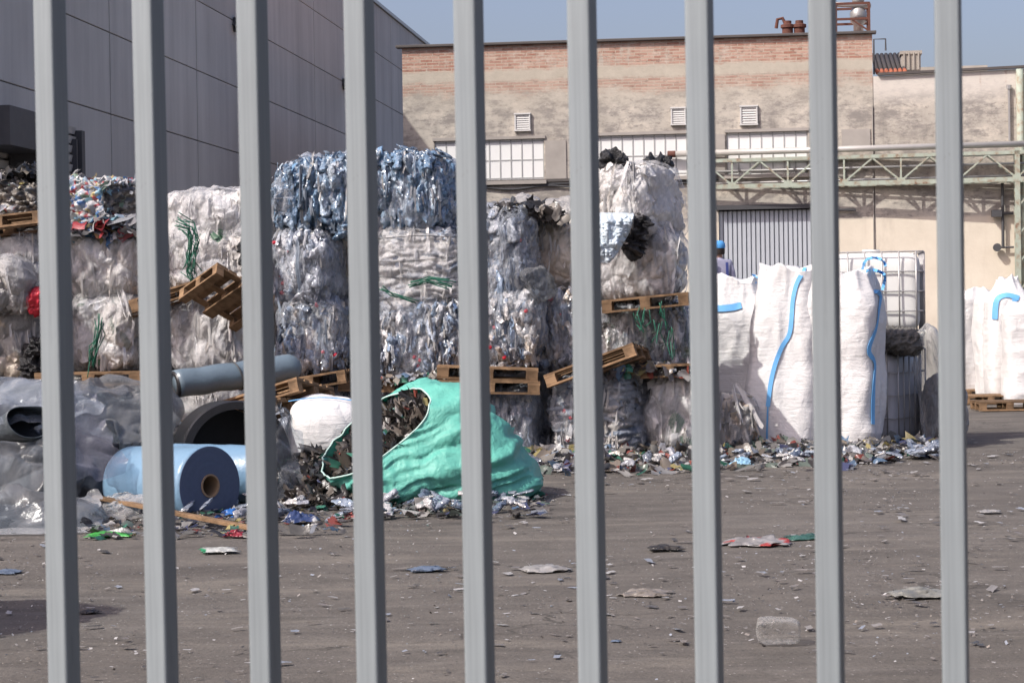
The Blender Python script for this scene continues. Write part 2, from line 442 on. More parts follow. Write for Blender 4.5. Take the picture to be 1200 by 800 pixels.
def mat_precast():
    t = NT('precast_concrete'); c = t.coord()
    n1 = t.noise(c, .35, 6, .6); st = t.noise(t.coord('Object', (1.2, 1, .10)), 1.6, 5, .65); f = t.noise(c, 9, 4, .6)
    sp = t.n('SeparateXYZ'); t.set(sp.inputs[0], c)
    ix = t.math('FLOOR', t.math('DIVIDE', sp.outputs[0], PW)); iz = t.math('FLOOR', t.math('DIVIDE', t.math('SUBTRACT', sp.outputs[2], PZ0), PH))
    cb = t.n('CombineXYZ'); t.set(cb.inputs[0], ix); t.set(cb.inputs[1], iz); wnz = t.n('TexWhiteNoise'); t.set(wnz.inputs[0], cb.outputs[0])
    k = t.math('ADD', t.math('MULTIPLY_ADD', n1, .35, .68), t.math('ADD', t.math('MULTIPLY_ADD', st, .6, -.3), t.math('MULTIPLY_ADD', wnz.outputs[0], .12, 0)))
    col = t.vmath('SCALE', (.585, .56, .525)); t.set(t.t.nodes[-1].inputs['Scale'], k)
    return t.fin(col, .85, t.bump(t.math('ADD', f, n1), .25, .01), spec=.25)

def mat_bar():
    t = NT('painted_galvanised_steel')
    s = t.noise(t.coord('Object', (1, 1, .01)), 420, 2, .5); s2 = t.noise(t.coord('Object', (1, 1, .03)), 140, 3, .5); b = t.noise(t.coord(), 9, 5, .6)
    k = t.math('ADD', t.math('MULTIPLY_ADD', s, .26, .79), t.math('ADD', t.math('MULTIPLY_ADD', s2, .34, -.17), t.math('MULTIPLY_ADD', b, .14, -.07)))
    oi = t.n('ObjectInfo').outputs['Random']; k = t.math('MULTIPLY', k, t.math('MULTIPLY_ADD', oi, .10, .95))
    dr = t.math('MULTIPLY', t.step(t.noise(t.coord('Object', (1, 1, .04)), 90, 4, .6), .55, .72), t.step(t.noise(t.coord(), 2.2, 5, .65), .45, .62))
    k = t.math('MULTIPLY', k, t.math('MULTIPLY_ADD', dr, -.30, 1.0))
    col = t.vmath('SCALE', (.272, .308, .322)); t.set(t.t.nodes[-1].inputs['Scale'], k)
    ch = t.math('MULTIPLY', t.step(t.noise(t.coord('Object', (1, 1, .6)), 75, 4, .7), .66, .70), t.step(t.noise(t.coord(), 3.5, 3, .5), .5, .6))
    col = t.mix(t.math('MULTIPLY', ch, .8), col, (.12, .10, .085))
    return t.fin(col, .5, t.bump(t.math('ADD', s2, s), .25, .0006), metal=.15, spec=.4)
M['bar'] = mat_bar()

def mat_woven():
    t = NT('woven_white_polypropylene'); c = t.coord()
    n = t.noise(t.coord('Object', (.35, .35, 2.6)), 13, 5, .62, .7); n2 = t.noise(c, 6, 5, .6, 1.0); f = t.noise(c, 160, 2, .5)
    k = t.math('MULTIPLY_ADD', t.noise(c, 2.5, 5, .6), .14, .9)
    col = t.vmath('SCALE', (.80, .79, .78)); t.set(t.t.nodes[-1].inputs['Scale'], k)
    h = t.math('ADD', t.math('MULTIPLY', n, .55), t.math('ADD', t.math('MULTIPLY', n2, 1.1), t.math('MULTIPLY', f, .06)))
    t.fin(col, .55, t.bump(h, .7, .022), spec=.35); t.translucent((.8, .79, .78, 1), .12)
    return t.m
M['woven'] = mat_woven()

def mat_wood(name, col, k=1):
    t = NT(name); c = t.coord('Object', (1.2, 14, 14)); n = t.noise(c, 2.2, 6, .65, .6); b = t.noise(t.coord(), 5, 4)
    oi = t.n('ObjectInfo').outputs['Random']
    k = t.math('MULTIPLY', t.math('MULTIPLY_ADD', n, .9, .5), t.math('MULTIPLY_ADD', b, .5, .75)); k = t.math('MULTIPLY', k, t.math('MULTIPLY_ADD', oi, .7, .62)); k = t.math('MULTIPLY', k, t.math('MULTIPLY_ADD', t.step(t.noise(t.coord(), 3.5, 6, .7), .42, .62), -.45, 1.0))
    cc = t.vmath('SCALE', col); t.set(t.t.nodes[-1].inputs['Scale'], k)
    return t.fin(cc, .8, t.bump(n, .5, .004), spec=.2)
M['wood'] = mat_wood('pallet_pine', (.275, .175, .10))
M['wood_dark'] = mat_wood('pallet_pine_weathered', (.22, .135, .075))

M['strap_blue'] = plain('blue_webbing', (.15, .42, .76), .6, .15, 20, .4)
M['strap_dark'] = plain('dark_wire', (.06, .06, .06), .5)
M['green_string'] = plain('green_baling_twine', (.018, .12, .075), .4, .3)
M['white_pane'] = plain('frosted_white_glass', (.80, .80, .78), .35, .05, 2, .05)
M['muntin'] = plain('window_bar_steel', (.40, .40, .39), .6, .2)
M['lead'] = plain('zinc_coping', (.09, .08, .075), .6, .3, 4)
M['gate'] = plain('grey_corrugated_steel', (.50, .53, .57), .45, .08, 2, .1, .2)
M['louver'] = plain('pale_louver_metal', (.60, .59, .57), .6, .15)
M['grey_plaster'] = plain('grey_render', (.36, .33, .30), .9, .3, 2.5, .4)
M['pipe'] = plain('lagged_pipe_aluminium', (.50, .48, .45), .45, .2, 3, .2, .3)
M['rust'] = plain('rusty_steel', (.12, .048, .034), .8, .4, 8, .4)
M['dark_steel'] = plain('dark_steel', (.07, .07, .075), .6, .25)
M['tin'] = plain('galvanised_tube', (.42, .41, .40), .4, .15, 8, .1, .5)
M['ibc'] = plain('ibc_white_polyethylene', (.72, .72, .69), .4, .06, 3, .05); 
M['ibc_shade'] = plain('ibc_polyethylene_shade', (.50, .50, .52), .4, .15, 3, .05)  # same tank plastic, darkened for the shade the lower tank stands in
M['tile'] = plain('red_roof_tile', (.40, .13, .07), .8, .35, 9)
M['tile_dark'] = plain('sooty_roof_tile', (.05, .045, .045), .8, .35, 9)
M['conc'] = plain('rough_concrete', (.34, .31, .27), .9, .25, 3, .4)
M['black'] = plain('black_plastic', (.02, .02, .022), .35, .3, 12, .4)
M['black_film'] = plain('black_crumpled_film', (.022, .022, .024), .3, .3, 12, .9, bd=.02)
M['bluefilm'] = plain('pale_blue_film_roll', (.17, .29, .41), .34, .16, 3, .5, spec=.55, bd=.012)
M['bluefilm_end'] = plain('film_roll_end_shade', (.075, .10, .17), .5, .15, 30, .2)  # shade on the end face put into a darker blue
M['cardboard'] = plain('cardboard_core', (.30, .21, .13), .8, .2)
M['greygloss'] = plain('grey_blue_film_tube', (.13, .175, .21), .3, .2, 4, .35, spec=.6, bd=.01)
M['dark_cloth'] = plain('dark_grey_sheet', (.115, .11, .10), .7, .25, 5, .5, bd=.01)
M['darkgloss'] = plain('smoky_film', (.07, .085, .095), .25, .3, 4, .5, spec=.6, bd=.02)
M['red_plastic'] = plain('red_plastic', (.55, .03, .05), .35, .2)
def mat_green_steel():
    t = NT('flaking_green_paint'); c = t.coord(); n = t.noise(c, 5, 6, .7)
    return t.fin(t.ramp(n, [(.34, (.20, .12, .08)), (.42, (.33, .30, .23)), (.52, (.36, .40, .33)), (.8, (.44, .49, .42))]), .7, t.bump(n, .4, .004), spec=.3)
M['green_steel'] = mat_green_steel()
def mat_tarp(name, col, tr):
    t = NT(name); c = t.coord(); n = t.noise(t.coord('Object', (1, 1, 1)), 5, 5, .6, 1.4); n2 = t.noise(c, 22, 4, .6, .8)
    k = t.math('MULTIPLY_ADD', n2, .2, .9)
    cc = t.vmath('SCALE', col); t.set(t.t.nodes[-1].inputs['Scale'], k)
    t.fin(cc, .42, t.bump(t.math('ADD', n, t.math('MULTIPLY', n2, .25)), .7, .035), spec=.4); t.translucent((*col, 1), tr)
    return t.m
M['green_bag'] = mat_tarp('green_woven_bag', (.165, .55, .455), .28)
M['seam'] = plain('pale_bag_hem', (.42, .58, .53), .6, .15, 15)
M['silver'] = mat_tarp('pale_grey_blue_sheet', (.50, .58, .64), .0)

# ------------------------------------------------------------------ palettes (linear)
PAL = {
 'sheet': [(.17,.175,.185), (.21,.215,.22)],
 'blue': [(.34,.45,.57), (.16,.28,.42), (.08,.15,.24), (.48,.57,.64), (.20,.36,.54), (.035,.06,.10), (.54,.60,.64), (.12,.21,.32), (.24,.33,.41)],
 'clear': [(.46,.47,.50), (.60,.59,.57), (.30,.34,.40), (.15,.19,.26), (.66,.65,.62), (.38,.45,.54), (.25,.28,.33), (.52,.54,.57)],
 'clearblue': [(.40,.46,.54), (.56,.58,.58), (.20,.29,.42), (.09,.14,.24), (.64,.64,.62), (.28,.40,.56), (.05,.08,.13), (.5,.47,.42)],
 'white': [(.79,.77,.74), (.82,.81,.79), (.74,.70,.65), (.68,.66,.64), (.83,.82,.81), (.60,.59,.58)],
 'cream': [(.68,.60,.50), (.74,.68,.60), (.60,.50,.40), (.76,.72,.66)],
 'grey': [(.38,.37,.36), (.46,.45,.44), (.28,.28,.28), (.52,.50,.47)],
 'dark': [(.045,.043,.042), (.08,.072,.064), (.13,.115,.10), (.22,.20,.17), (.075,.085,.10), (.03,.03,.03), (.32,.30,.27)],
 'mix': [(.36,.37,.38), (.48,.48,.47), (.22,.28,.36), (.08,.18,.38), (.34,.06,.07), (.38,.39,.41), (.14,.14,.15), (.40,.33,.16), (.22,.38,.46), (.52,.52,.51), (.15,.22,.17), (.30,.31,.32), (.25,.25,.26), (.42,.43,.45)],
 'greenwhite': [(.62,.60,.56), (.68,.66,.62), (.40,.42,.38), (.10,.20,.13), (.52,.50,.47), (.22,.28,.22), (.30,.30,.30), (.70,.68,.65)],
 'vdark': [(.03,.028,.026), (.05,.045,.04), (.07,.06,.052), (.10,.085,.07), (.02,.02,.02), (.045,.05,.055), (.16,.14,.12), (.035,.03,.028)],
 'litter': [(.34,.33,.31), (.46,.45,.43), (.22,.21,.20), (.10,.09,.085), (.26,.22,.18), (.30,.32,.36), (.55,.54,.52), (.17,.15,.135), (.14,.22,.33), (.07,.065,.06), (.30,.26,.22), (.15,.19,.16), (.24,.22,.20), (.12,.11,.11), (.38,.36,.34), (.20,.20,.22), (.30,.28,.25), (.40,.40,.41), (.05,.05,.055), (.33,.09,.07), (.09,.10,.19), (.42,.36,.16), (.07,.24,.17)],
 'yard': [(.30,.28,.26), (.40,.39,.38), (.20,.18,.165), (.11,.10,.09), (.26,.23,.20), (.30,.33,.38), (.52,.51,.50), (.08,.075,.07)],
}
def pick(pal, h):
    p = np.array(PAL[pal]); return p[np.minimum((h * len(p)).astype(int), len(p) - 1)]

# ------------------------------------------------------------------ flakes (small bent pieces of film)
def flakes_data(pos, nor, size, col, seed, aspect=1.6, curl=.5, lift=.35, hang=0.0, n=3):
    rng = np.random.default_rng(seed); k = len(pos)
    nor = nor / np.maximum(np.linalg.norm(nor, axis=1), 1e-6)[:, None]
    nor = nor + rng.normal(0, lift, (k, 3)); nor /= np.linalg.norm(nor, axis=1)[:, None]
    ref = rng.normal(0, 1, (k, 3))
    if hang: ref = ref * (1 - hang) + np.array([0, 0, 1.0]) * hang * 2
    a = np.cross(nor, ref); a /= np.maximum(np.linalg.norm(a, axis=1), 1e-6)[:, None]; b = np.cross(nor, a)
    u, v = np.meshgrid(np.linspace(-.5, .5, n + 1), np.linspace(-.5, .5, n + 1), indexing='ij'); u = u.ravel(); v = v.ravel(); m = len(u)
    asp = rng.uniform(1, aspect, k)
    ph = rng.uniform(0, 6.28, (k, 3)); am = rng.uniform(.15, 1, (k, 2)) * curl
    U = u[None] * size[:, None] * (1 + rng.normal(0, .16, (k, m))); Vv = v[None] * (size * asp)[:, None] * (1 + rng.normal(0, .16, (k, m)))
    W = size[:, None] * (am[:, :1] * np.sin(u[None] * 4.5 + ph[:, :1]) * .5 + am[:, 1:] * np.sin(v[None] * 6 + ph[:, 1:2]) * .4 + rng.normal(0, .06, (k, m)) * curl * 2)
    V = pos[:, None, :] + a[:, None] * U[..., None] + b[:, None] * Vv[..., None] + nor[:, None] * W[..., None]
    i = (np.arange(n)[:, None] * (n + 1) + np.arange(n)[None]).ravel(); q = np.stack([i, i + n + 1, i + n + 2, i + 1], 1)
    F = (q[None] + (np.arange(k) * m)[:, None, None]).reshape(-1, 4)
    C = np.repeat(col, m, 0)
    return V.reshape(-1, 3), F, C
def flakes(name, pos, nor, size, col, seed, parent=None, mat='flake', **kw):
    V, F, C = flakes_data(pos, nor, size, col, seed, **kw)
    return link(name, np_mesh(name, V, F, [M[mat]], C, smooth=True), parent)

def bottles_data(pos, nor, col, seed, hang=0.0, size=1.0):
    rng = np.random.default_rng(seed + 991); k = len(pos); ns = 10
    prof = np.array([(.0, 0), (.85, .003), (1, .03), (.93, .08), (1, .10), (.92, .135), (.95, .16), (.70, .20), (.36, .225), (.34, .25), (0, .252)])
    a = np.linspace(0, 2 * np.pi, ns, endpoint=False); m = len(prof) * ns
    X = (prof[:, :1] * np.cos(a)[None]).ravel() * .038; Y = (prof[:, :1] * np.sin(a)[None]).ravel() * .038; Z = np.repeat(prof[:, 1], ns) - .125
    i = np.arange(len(prof) - 1)[:, None] * ns + np.arange(ns)[None]; j = np.arange(len(prof) - 1)[:, None] * ns + (np.arange(ns)[None] + 1) % ns
    q = np.stack([i.ravel(), j.ravel(), j.ravel() + ns, i.ravel() + ns], 1)
    nn = nor / np.maximum(np.linalg.norm(nor, axis=1), 1e-6)[:, None] + rng.normal(0, .25, (k, 3)); nn /= np.linalg.norm(nn, axis=1)[:, None]
    ref = rng.normal(0, 1, (k, 3)) * (1 - hang) + np.array([0, 0, 1.0]) * hang * rng.choice([-1, 1], (k, 1)) + .2 * rng.normal(0, 1, (k, 3))
    t = ref - nn * (ref * nn).sum(1)[:, None]; t /= np.maximum(np.linalg.norm(t, axis=1), 1e-6)[:, None]; b = np.cross(nn, t)
    sc = size * rng.uniform(.65, 1.25, (k, 1)); fl = rng.uniform(.25, .75, (k, 1)); wd_ = rng.uniform(.9, 1.4, (k, 1)); ln = rng.uniform(.55, 1.1, (k, 1))
    dent = 1 + rng.normal(0, .22, (k, m)); bend = rng.normal(0, 1.2, (k, 1))
    xx = X[None] * wd_ * dent; yy = Y[None] * fl * dent; zz = Z[None] * ln
    V = pos[:, None] + (b[:, None] * (xx + bend * zz ** 2)[..., None] + nn[:, None] * yy[..., None] + t[:, None] * zz[..., None]) * sc[..., None]
    F = (q[None] + (np.arange(k) * m)[:, None, None]).reshape(-1, 4)
    return V.reshape(-1, 3), F, np.repeat(col, m, 0)

# ================================================================== GROUND
def build_ground():
    n = 160
    xs = np.concatenate([np.linspace(-900, -30, 8)[:-1], np.linspace(-30, 30, n), np.linspace(30, 900, 8)[1:]])
    ys = np.concatenate([np.linspace(-60, 0, 5)[:-1], np.linspace(0, 48, n), np.linspace(48, 1500, 10)[1:]])
    X, Y = np.meshgrid(xs, ys, indexing='ij')
    p = np.stack([X.ravel(), Y.ravel(), 0 * X.ravel()], 1)
    z = .018 * fbm(p / 1.7, 3, 5) * ((np.abs(p[:, 0]) < 28) & (p[:, 1] > 0) & (p[:, 1] < 46))
    p[:, 2] = z - .006
    m = len(ys); i = (np.arange(len(xs) - 1)[:, None] * m + np.arange(m - 1)[None]).ravel()
    F = np.stack([i, i + m, i + m + 1, i + 1], 1)
    o = link('yard_ground', np_mesh('yard_ground', p, F, [M['ground']]))
    tag(o, kind='structure')
build_ground()

# ================================================================== CONCRETE HALL (left)
X0 = -11.0; WANG = R(90 - 6.75)
PW, PH = 5.54, 1.40
wd = Vector((math.sin(R(6.75)), math.cos(R(6.75)), 0)); L0 = Vector((X0, 0, 0)); wnrm = Vector((wd.y, -wd.x, 0))
def LP(px, py):                          # -> (along, height) on the hall wall
    h = plane_hit(px, py, L0, wnrm); return ((h - L0).dot(wd), h.z)
PZ0 = LP(318, 120)[1] - 4 * PH
HALL_TOP = LP(440, 5)[1]
M['precast'] = mat_precast()
hall = empty('concrete_hall', L0, WANG, 'tall grey precast concrete hall in shade along the left edge', 'building')
def build_hall():
    s0, s1 = 26.8, 90.0; d = 18.0
    j0 = LP(129, 70)[0]                  # one vertical joint
    xs = [s0] + [j0 + PW * k for k in range(-3, 12) if s0 < j0 + PW * k < s1] + [s1]
    zs = [0.0] + [PZ0 + PH * k for k in range(0, 9) if 0.1 < PZ0 + PH * k < HALL_TOP - .1] + [HALL_TOP]
    g = .009; m = MB()
    for i in range(len(xs) - 1):
        for k in range(len(zs) - 1):
            m.box(((xs[i] + xs[i + 1]) / 2, .1, (zs[k] + zs[k + 1]) / 2), (xs[i + 1] - xs[i] - .05, .2, zs[k + 1] - zs[k] - 2 * g))
    m.build('panel_wall', M['precast'], hall, bevel=.01)
    c = MB(); c.box(((s0 + s1) / 2, .2 + d / 2, HALL_TOP / 2 - .02), (s1 - s0 - .1, d, HALL_TOP - .1)); c.build('core', M['grey_plaster'], hall)
    c = MB(); c.box(((s0 + s1) / 2, .1, HALL_TOP + .05), (s1 - s0 + .1, .32, .10)); c.build('coping', M['tin'], hall)
    for (px, py) in ((274, 28), (402, 98)):
        a, z = LP(px, py); l = MB(); l.box((a, -.14, z), (.30, .22, .22), (R(25), 0, 0)); l.box((a, -.02, z - .02), (.12, .06, .3)); l.build('wall_lamp', M['dark_steel'], hall, bevel=.01)
    # roller-shutter bay with a canopy post at the left
    a0, z0 = LP(17, 147); a1, z1 = LP(84, 168); a0 -= 2.2
    f = MB()
    zb = .9
    for k in range(26):
        z = zb + k * (z1 + .35 - zb) / 26
        f.box(((a0 + a1) / 2, -.05, z), (a1 - a0, .05, (z1 - zb) / 26 * .82), (R(14), 0, 0))
    f.build('loading_shutter', M['precast'], hall)
    f = MB(); f.box((a1 + .05, -.1, (z1 + .2) / 2), (.16, .16, z1 + .2)); f.box((a1 - .18, -.1, (z1 + .1) / 2), (.05, .1, z1)); f.build('shutter_rail', M['dark_steel'], hall)
    ac, zc = LP(15, 146); f = MB(); f.box((ac - 1.0, -.35, zc - .2), (2.0, .7, .55)); f.build('shutter_box', M['dark_steel'], hall)
    ap, _ = LP(12, 200); f = MB(); f.box((ap - .1, -.3, (zc - .45) / 2), (.4, .4, zc - .5)); f.build('canopy_post', M['dark_steel'], hall)
build_hall()

# ================================================================== BRICK BUILDING (back)
FANG = R(-7.8); FC = Vector((0, 42, 0)); fdv = Vector((math.cos(FANG), math.sin(FANG), 0)); fnv = Vector((math.sin(FANG), -math.cos(FANG), 0))
def FP(px, py):                          # -> (u along, z) on the facade plane
    h = plane_hit(px, py, FC, fnv); return ((h - FC).dot(fdv), h.z)
def wall_holes(u0, u1, z0, topf, holes, depth=.25, n=40):
    us = sorted(set([u0, u1] + [h[0] for h in holes] + [h[1] for h in holes] + list(np.linspace(u0, u1, n))))
    zs = sorted(set([z0] + [h[2] for h in holes] + [h[3] for h in holes])); m = MB()
    inh = lambda u, z: any(h[0] < u < h[1] and h[2] < z < h[3] for h in holes)
    for a, b in zip(us[:-1], us[1:]):
        if b - a < 1e-5: continue
        zz = zs + [None]
        for k in range(len(zs)):
            za = zs[k]; lo = (za, za)
            hi = (zs[k + 1], zs[k + 1]) if k + 1 < len(zs) else (topf(a), topf(b))
            if inh((a + b) / 2, (za + min(hi)) / 2): continue
            m.add([(a, 0, za), (b, 0, za), (b, 0, hi[1]), (a, 0, hi[0])], [(0, 1, 2, 3)])
    for (a, b, c, d) in holes:
        m.add([(a, 0, c), (b, 0, c), (b, 0, d), (a, 0, d), (a, depth, c), (b, depth, c), (b, depth, d), (a, depth, d)], [(0, 4, 5, 1), (1, 5, 6, 2), (2, 6, 7, 3), (3, 7, 4, 0)])
    a, b = u0, u1; D = 14
    m.add([(a, 0, z0), (a, D, z0), (a, D, topf(a)), (a, 0, topf(a))], [(0, 3, 2, 1)])
    m.add([(b, 0, z0), (b, D, z0), (b, D, topf(b)), (b, 0, topf(b))], [(0, 1, 2, 3)])
    m.add([(a, 0, topf(a)), (b, 0, topf(b)), (b, D, topf(b)), (a, D, topf(a))], [(0, 1, 2, 3)])
    m.add([(a, D, z0), (b, D, z0), (b, D, topf(b)), (a, D, topf(a))], [(0, 3, 2, 1)])
    return m
bb = empty('brick_building', FC, FANG, 'old two storey factory with crumbling brick top and patched beige plaster', 'building')
def build_brick():
    uL, zL = FP(471, 57); uM, zM = FP(1022, 40)
    uR = FP(1300, 80)[0]
    topf = lambda u: zL + (zM - zL) * (u - uL) / (uM - uL)
    win = []
    for (x0, y0, x1, y1) in ((509, 166, 638, 211), (690, 160, 806, 206), (851, 156, 947, 203)):
        a, zt = FP(x0, y0); b, zb = FP(x1, y1); win.append((a, b, zb, zt))
    ga, gz = FP(842, 246); gb, _ = FP(962, 244); gate = (ga, gb, 0.0, gz)
    wall_holes(uL, uM, 0, topf, win + [gate]).build('plaster_wall', M['facade'], bb)
    # lower right wing with sloping top
    zr0 = FP(1022, 90)[1]; ur1, zr1 = FP(1196, 81); tr = lambda u: zr0 + (zr1 - zr0) * (u - uM) / (ur1 - uM)
    dr = (FP(1075, 250)[0], FP(1093, 250)[0], 0, 2.1)
    wall_holes(uM + .01, uR, 0, tr, []).build('side_wall', M['facade_r'], bb)
    m = MB()
    m.bar((uL - .12, .02, topf(uL) + .03), (uM + .08, .02, topf(uM) + .03), .22, .055); m.build('coping', M['lead'], bb, bevel=.01)
    m = MB(); m.bar((uM + .1, .0, tr(uM) + .04), (uR, .0, tr(uR) + .04), .14, .05); m.build('coping', M['lead'], bb)
    # windows: frame, panes, glazing bars
    for (a, b, c, d) in win:
        w = MB(); w.box(((a + b) / 2, .05, (c + d) / 2), (b - a - .01, .02, d - c - .01)); wo = w.build('window', M['white_pane'], bb)
        f = MB(); nb = max(6, int(round((b - a) / .222)))
        for k in range(nb + 1):
            f.box((a + .015 + (b - a - .03) * k / nb, .034, (c + d) / 2), (.022, .012, d - c - .02))
        for zz in (d - .04, d - .42, d - .79):
            if zz > c: f.box(((a + b) / 2, .035, zz), (b - a - .02, .009, .02))
        f.build('glazing_bars', M['muntin'], wo)
        s = MB(); s.box(((a + b) / 2, -.03, c - .04), (b - a + .1, .14, .075)); s.build('sill', M['grey_plaster'], wo)
        s = MB(); s.box(((a + b) / 2, -.01, d + .035), (b - a + .06, .05, .06)); s.build('lintel', M['grey_plaster'], wo)
    # grey rendered piers beside the windows
    for (x0, y0, x1, y1) in ((639, 165, 664, 212), (826, 158, 850, 205), (986, 152, 1020, 172)):
        a, zt = FP(x0, y0); b, zb = FP(x1, y1)
        m = MB(); m.box(((a + b) / 2, -.012, (zt + zb) / 2), (b - a, .024, zt - zb)); m.build('rendered_patch', M['grey_plaster'], bb)
    # ledge and cables under the windows
    (a, z), (b, _) = FP(500, 215), FP(842, 207)
    m = MB(); m.box(((a + b) / 2, -.03, z), (b - a, .06, .06)); m.build('ledge', M['lead'], bb)
    c = MB()
    for q in range(2):
        pts = [(a + (b - a) * k / 60, -.03 - .015 * q, z - .07 - .035 * q - q * .06 * math.sin(k * .21 + 1) ** 2) for k in range(61)]
        c.tube(pts, .02, 6)
    c.build('cables', M['dark_steel'], bb, smooth=True)
    # gate: trapezoidal corrugation
    m = MB(); a, b, _, zt = gate; nb = 22; pit = (b - a) / nb; V = []
    prof = []
    for k in range(nb):
        x = a + k * pit
        prof += [(x + .003, .16), (x + pit * .10, .10), (x + pit * .82, .10), (x + pit * .92, .16)]
    for (x, y) in prof: V += [(x, y, .02), (x, y, zt - .03)]
    m.add(V, [(2 * i, 2 * i + 2, 2 * i + 3, 2 * i + 1) for i in range(len(prof) - 1)]); m.build('corrugated_gate', M['gate'], bb)
    m = MB(); m.box(((a + b) / 2, -.02, zt + .04), (b - a + .1, .12, .09)); m.build('gate_rail', M['dark_steel'], bb)
    # vents with slats
    for (x0, y0, x1, y1) in ((604, 134, 621, 153), (787, 127, 803, 146), (868, 125, 887, 146)):
        a, zt = FP(x0, y0); b, zb = FP(x1, y1); m = MB(); cx = (a + b) / 2
        m.box((cx, -.03, zt), (b - a + .05, .09, .03)); m.box((a, -.03, (zt + zb) / 2), (.03, .07, zt - zb)); m.box((b, -.03, (zt + zb) / 2), (.03, .07, zt - zb)); m.box((cx, -.03, zb), (b - a + .05, .08, .03))
        for k in range(7): m.box((cx, -.035, zb + .03 + (zt - zb - .03) * (k + .5) / 7), (b - a - .03, .010, .060), (R(-28), 0, 0))
        m.build('vent', M['louver'], bb)
    # downpipe, crack flashing, water pipes
    a, _ = FP(1023, 200); m = MB(); m.box((a, -.02, 2.9), (.02, .03, 5.6)); m.build('joint_strip', M['grey_plaster'], bb)
    a, z = FP(1194, 82); m = MB(); m.tube([(a, -.12, 0), (a, -.12, z)], .07, 12); m.tube([(a + .2, -.12, 0), (a + .2, -.12, z)], .07, 12); m.build('downpipe', M['green_steel'], bb, smooth=True)
    a, z0 = FP(1174, 215); _, z1 = FP(1174, 290); b, zv = FP(1187, 250); m = MB()
    m.tube([(a, -.10, z0), (a, -.10, z1)], .03, 8); m.tube([(a - .12, -.10, zv), (b, -.10, zv)], .03, 8); m.tube([(a - .15, -.10, z1), (b, -.10, z1)], .02, 8)
    m.lathe([(0, -.05), (.08, -.05), (.08, .05), (0, .05)], 12, Matrix.Rotation(R(90), 3, 'X'), (a - .12, -.14, z1)); m.box((a - .12, -.12, zv), (.2, .12, .14)); m.build('water_pipe', M['dark_steel'], bb)
    a, z = FP(1182, 105); _, z1 = FP(1182, 165); m = MB(); m.tube([(a, -.06, z), (a, -.06, z1)], .025, 6); m.tube([(a, -.06, z), (a, -.06, z + .08)], .05, 6); m.build('conduit', M['tin'], bb)
    a, z = FP(960, 246); b, _ = FP(1003, 246); m = MB(); m.tube([(a, -.08, z), (b, -.08, z - .02)], .03, 6); m.build('conduit', M['dark_steel'], bb)
    # roof: twin rusty chimney caps, cage with tank
    for px in (923, 937):
        a, _ = FP(px, 40); m = MB(); z = topf(a) + .08
        m.lathe([(.0, 0), (.11, 0), (.11, .15), (.14, .16), (.14, .22), (.08, .24), (.08, .30), (.0, .31)], 16, c=(a, .5, z)); 
        if px == 923: m.tube([(a - .05, .5, z + .26), (a - .1, .5, z + .36), (a - .2, .5, z + .34), (a - .23, .5, z + .16)], .035, 8)
        m.build('flue_cap', M['rust'], bb, smooth=False)
    a, _ = FP(930, 40); m = MB(); m.box((a, .5, topf(a) + .06), (.75, .5, .08)); m.build('flue_base', M['rust'], bb)
    a0, _ = FP(980, 40); a1, _ = FP(1019, 40); zt = topf(a1) + .08; H = FP(1000, 3)[1] - zt
    m = MB()
    for x in (a0, a1):
        for y in (.15, .9): m.box((x, y, zt + H / 2), (.05, .05, H))
    for z in (zt + H, zt + H * .45):
        for y in (.15, .9): m.box(((a0 + a1) / 2, y, z), (a1 - a0, .045, .045))
        for x in (a0, a1): m.box((x, .52, z), (.045, .75, .045))
    m.bar((a1, .15, zt), (a0 + .3, .15, zt + H * .45), .03)
    m.build('roof_cage', M['rust'], bb)
    ax, _ = FP(1007, 30); m = MB(); m.lathe([(.0, 0), (.10, 0), (.10, .18), (.16, .24), (.17, .42), (.12, .52), (.06, .56), (.06, .62), (.12, .64), (.12, .70), (.05, .72), (.05, 1.2), (.0, 1.2)], 18, c=(ax, .5, zt)); m.build('steam_vent', M['tin'], bb, smooth=True)
    m = MB(); a, z = FP(1010, 12); m.tube([(a0 - .2, .4, zt + H + .04), (a1 + .05, .4, zt + H - .02)], .05, 8); m.build('vent_pipe', M['pipe'], bb, smooth=True)
    # things behind the wing's parapet
    D = 4.0; sc = 1 + D / 42
    BO = FC - fnv * D
    def back(px, py):
        h = plane_hit(px, py, BO, fnv); return ((h - FC).dot(fdv), h.z)
    a, z = back(1024, 84); b, zt = back(1061, 84); m = MB()
    for k in range(7):
        x = a + (b - a) * (k + .5) / 7; rr = (b - a) / 14
        m.tube([(x, D - .5, z - .05), (x, D + 1.6, z + .55)], rr, 8)
    m.build('tiled_roof', M['tile_dark'], bb, smooth=True)
    m = MB()
    for k in range(7):
        x = a + (b - a) * (k + .5) / 7; m.tube([(x, D - .78, z - .12), (x, D - .52, z - .04)], (b - a) / 15, 8)
    m.build('eaves_tiles', M['tile'], bb, smooth=True)
    a, z = back(1056, 84); b, zt = back(1078, 63); m = MB(); m.box(((a + b) / 2, D, (z + zt) / 2), (b - a, .5, zt - z)); m.box(((a + b) / 2, D, zt), (b - a + .06, .56, .07))
    for k in range(4): m.box((a + (b - a) * (k + .5) / 4, D - .27, (z + zt) / 2), (.03, .05, zt - z))
    m.build('chimney', M['conc'], bb)
    a, z = back(1040, 84); b, zt = back(1096, 66); m = MB(); m.box(((a + b) / 2 + .8, D + 3, (z + zt) / 2 - .1), (b - a + 1.0, 2, zt - z + .2)); m.build('rear_block', M['conc'], bb)
    m = MB(); a, z = back(1022, 72); m.tube([(a, D - 1, z - .4), (a, D - 1, z + .35), (a + .25, D - 1, z + .35), (a + .25, D - 1, z + .1)], .02, 6); m.build('mast', M['dark_steel'], bb)
build_brick()

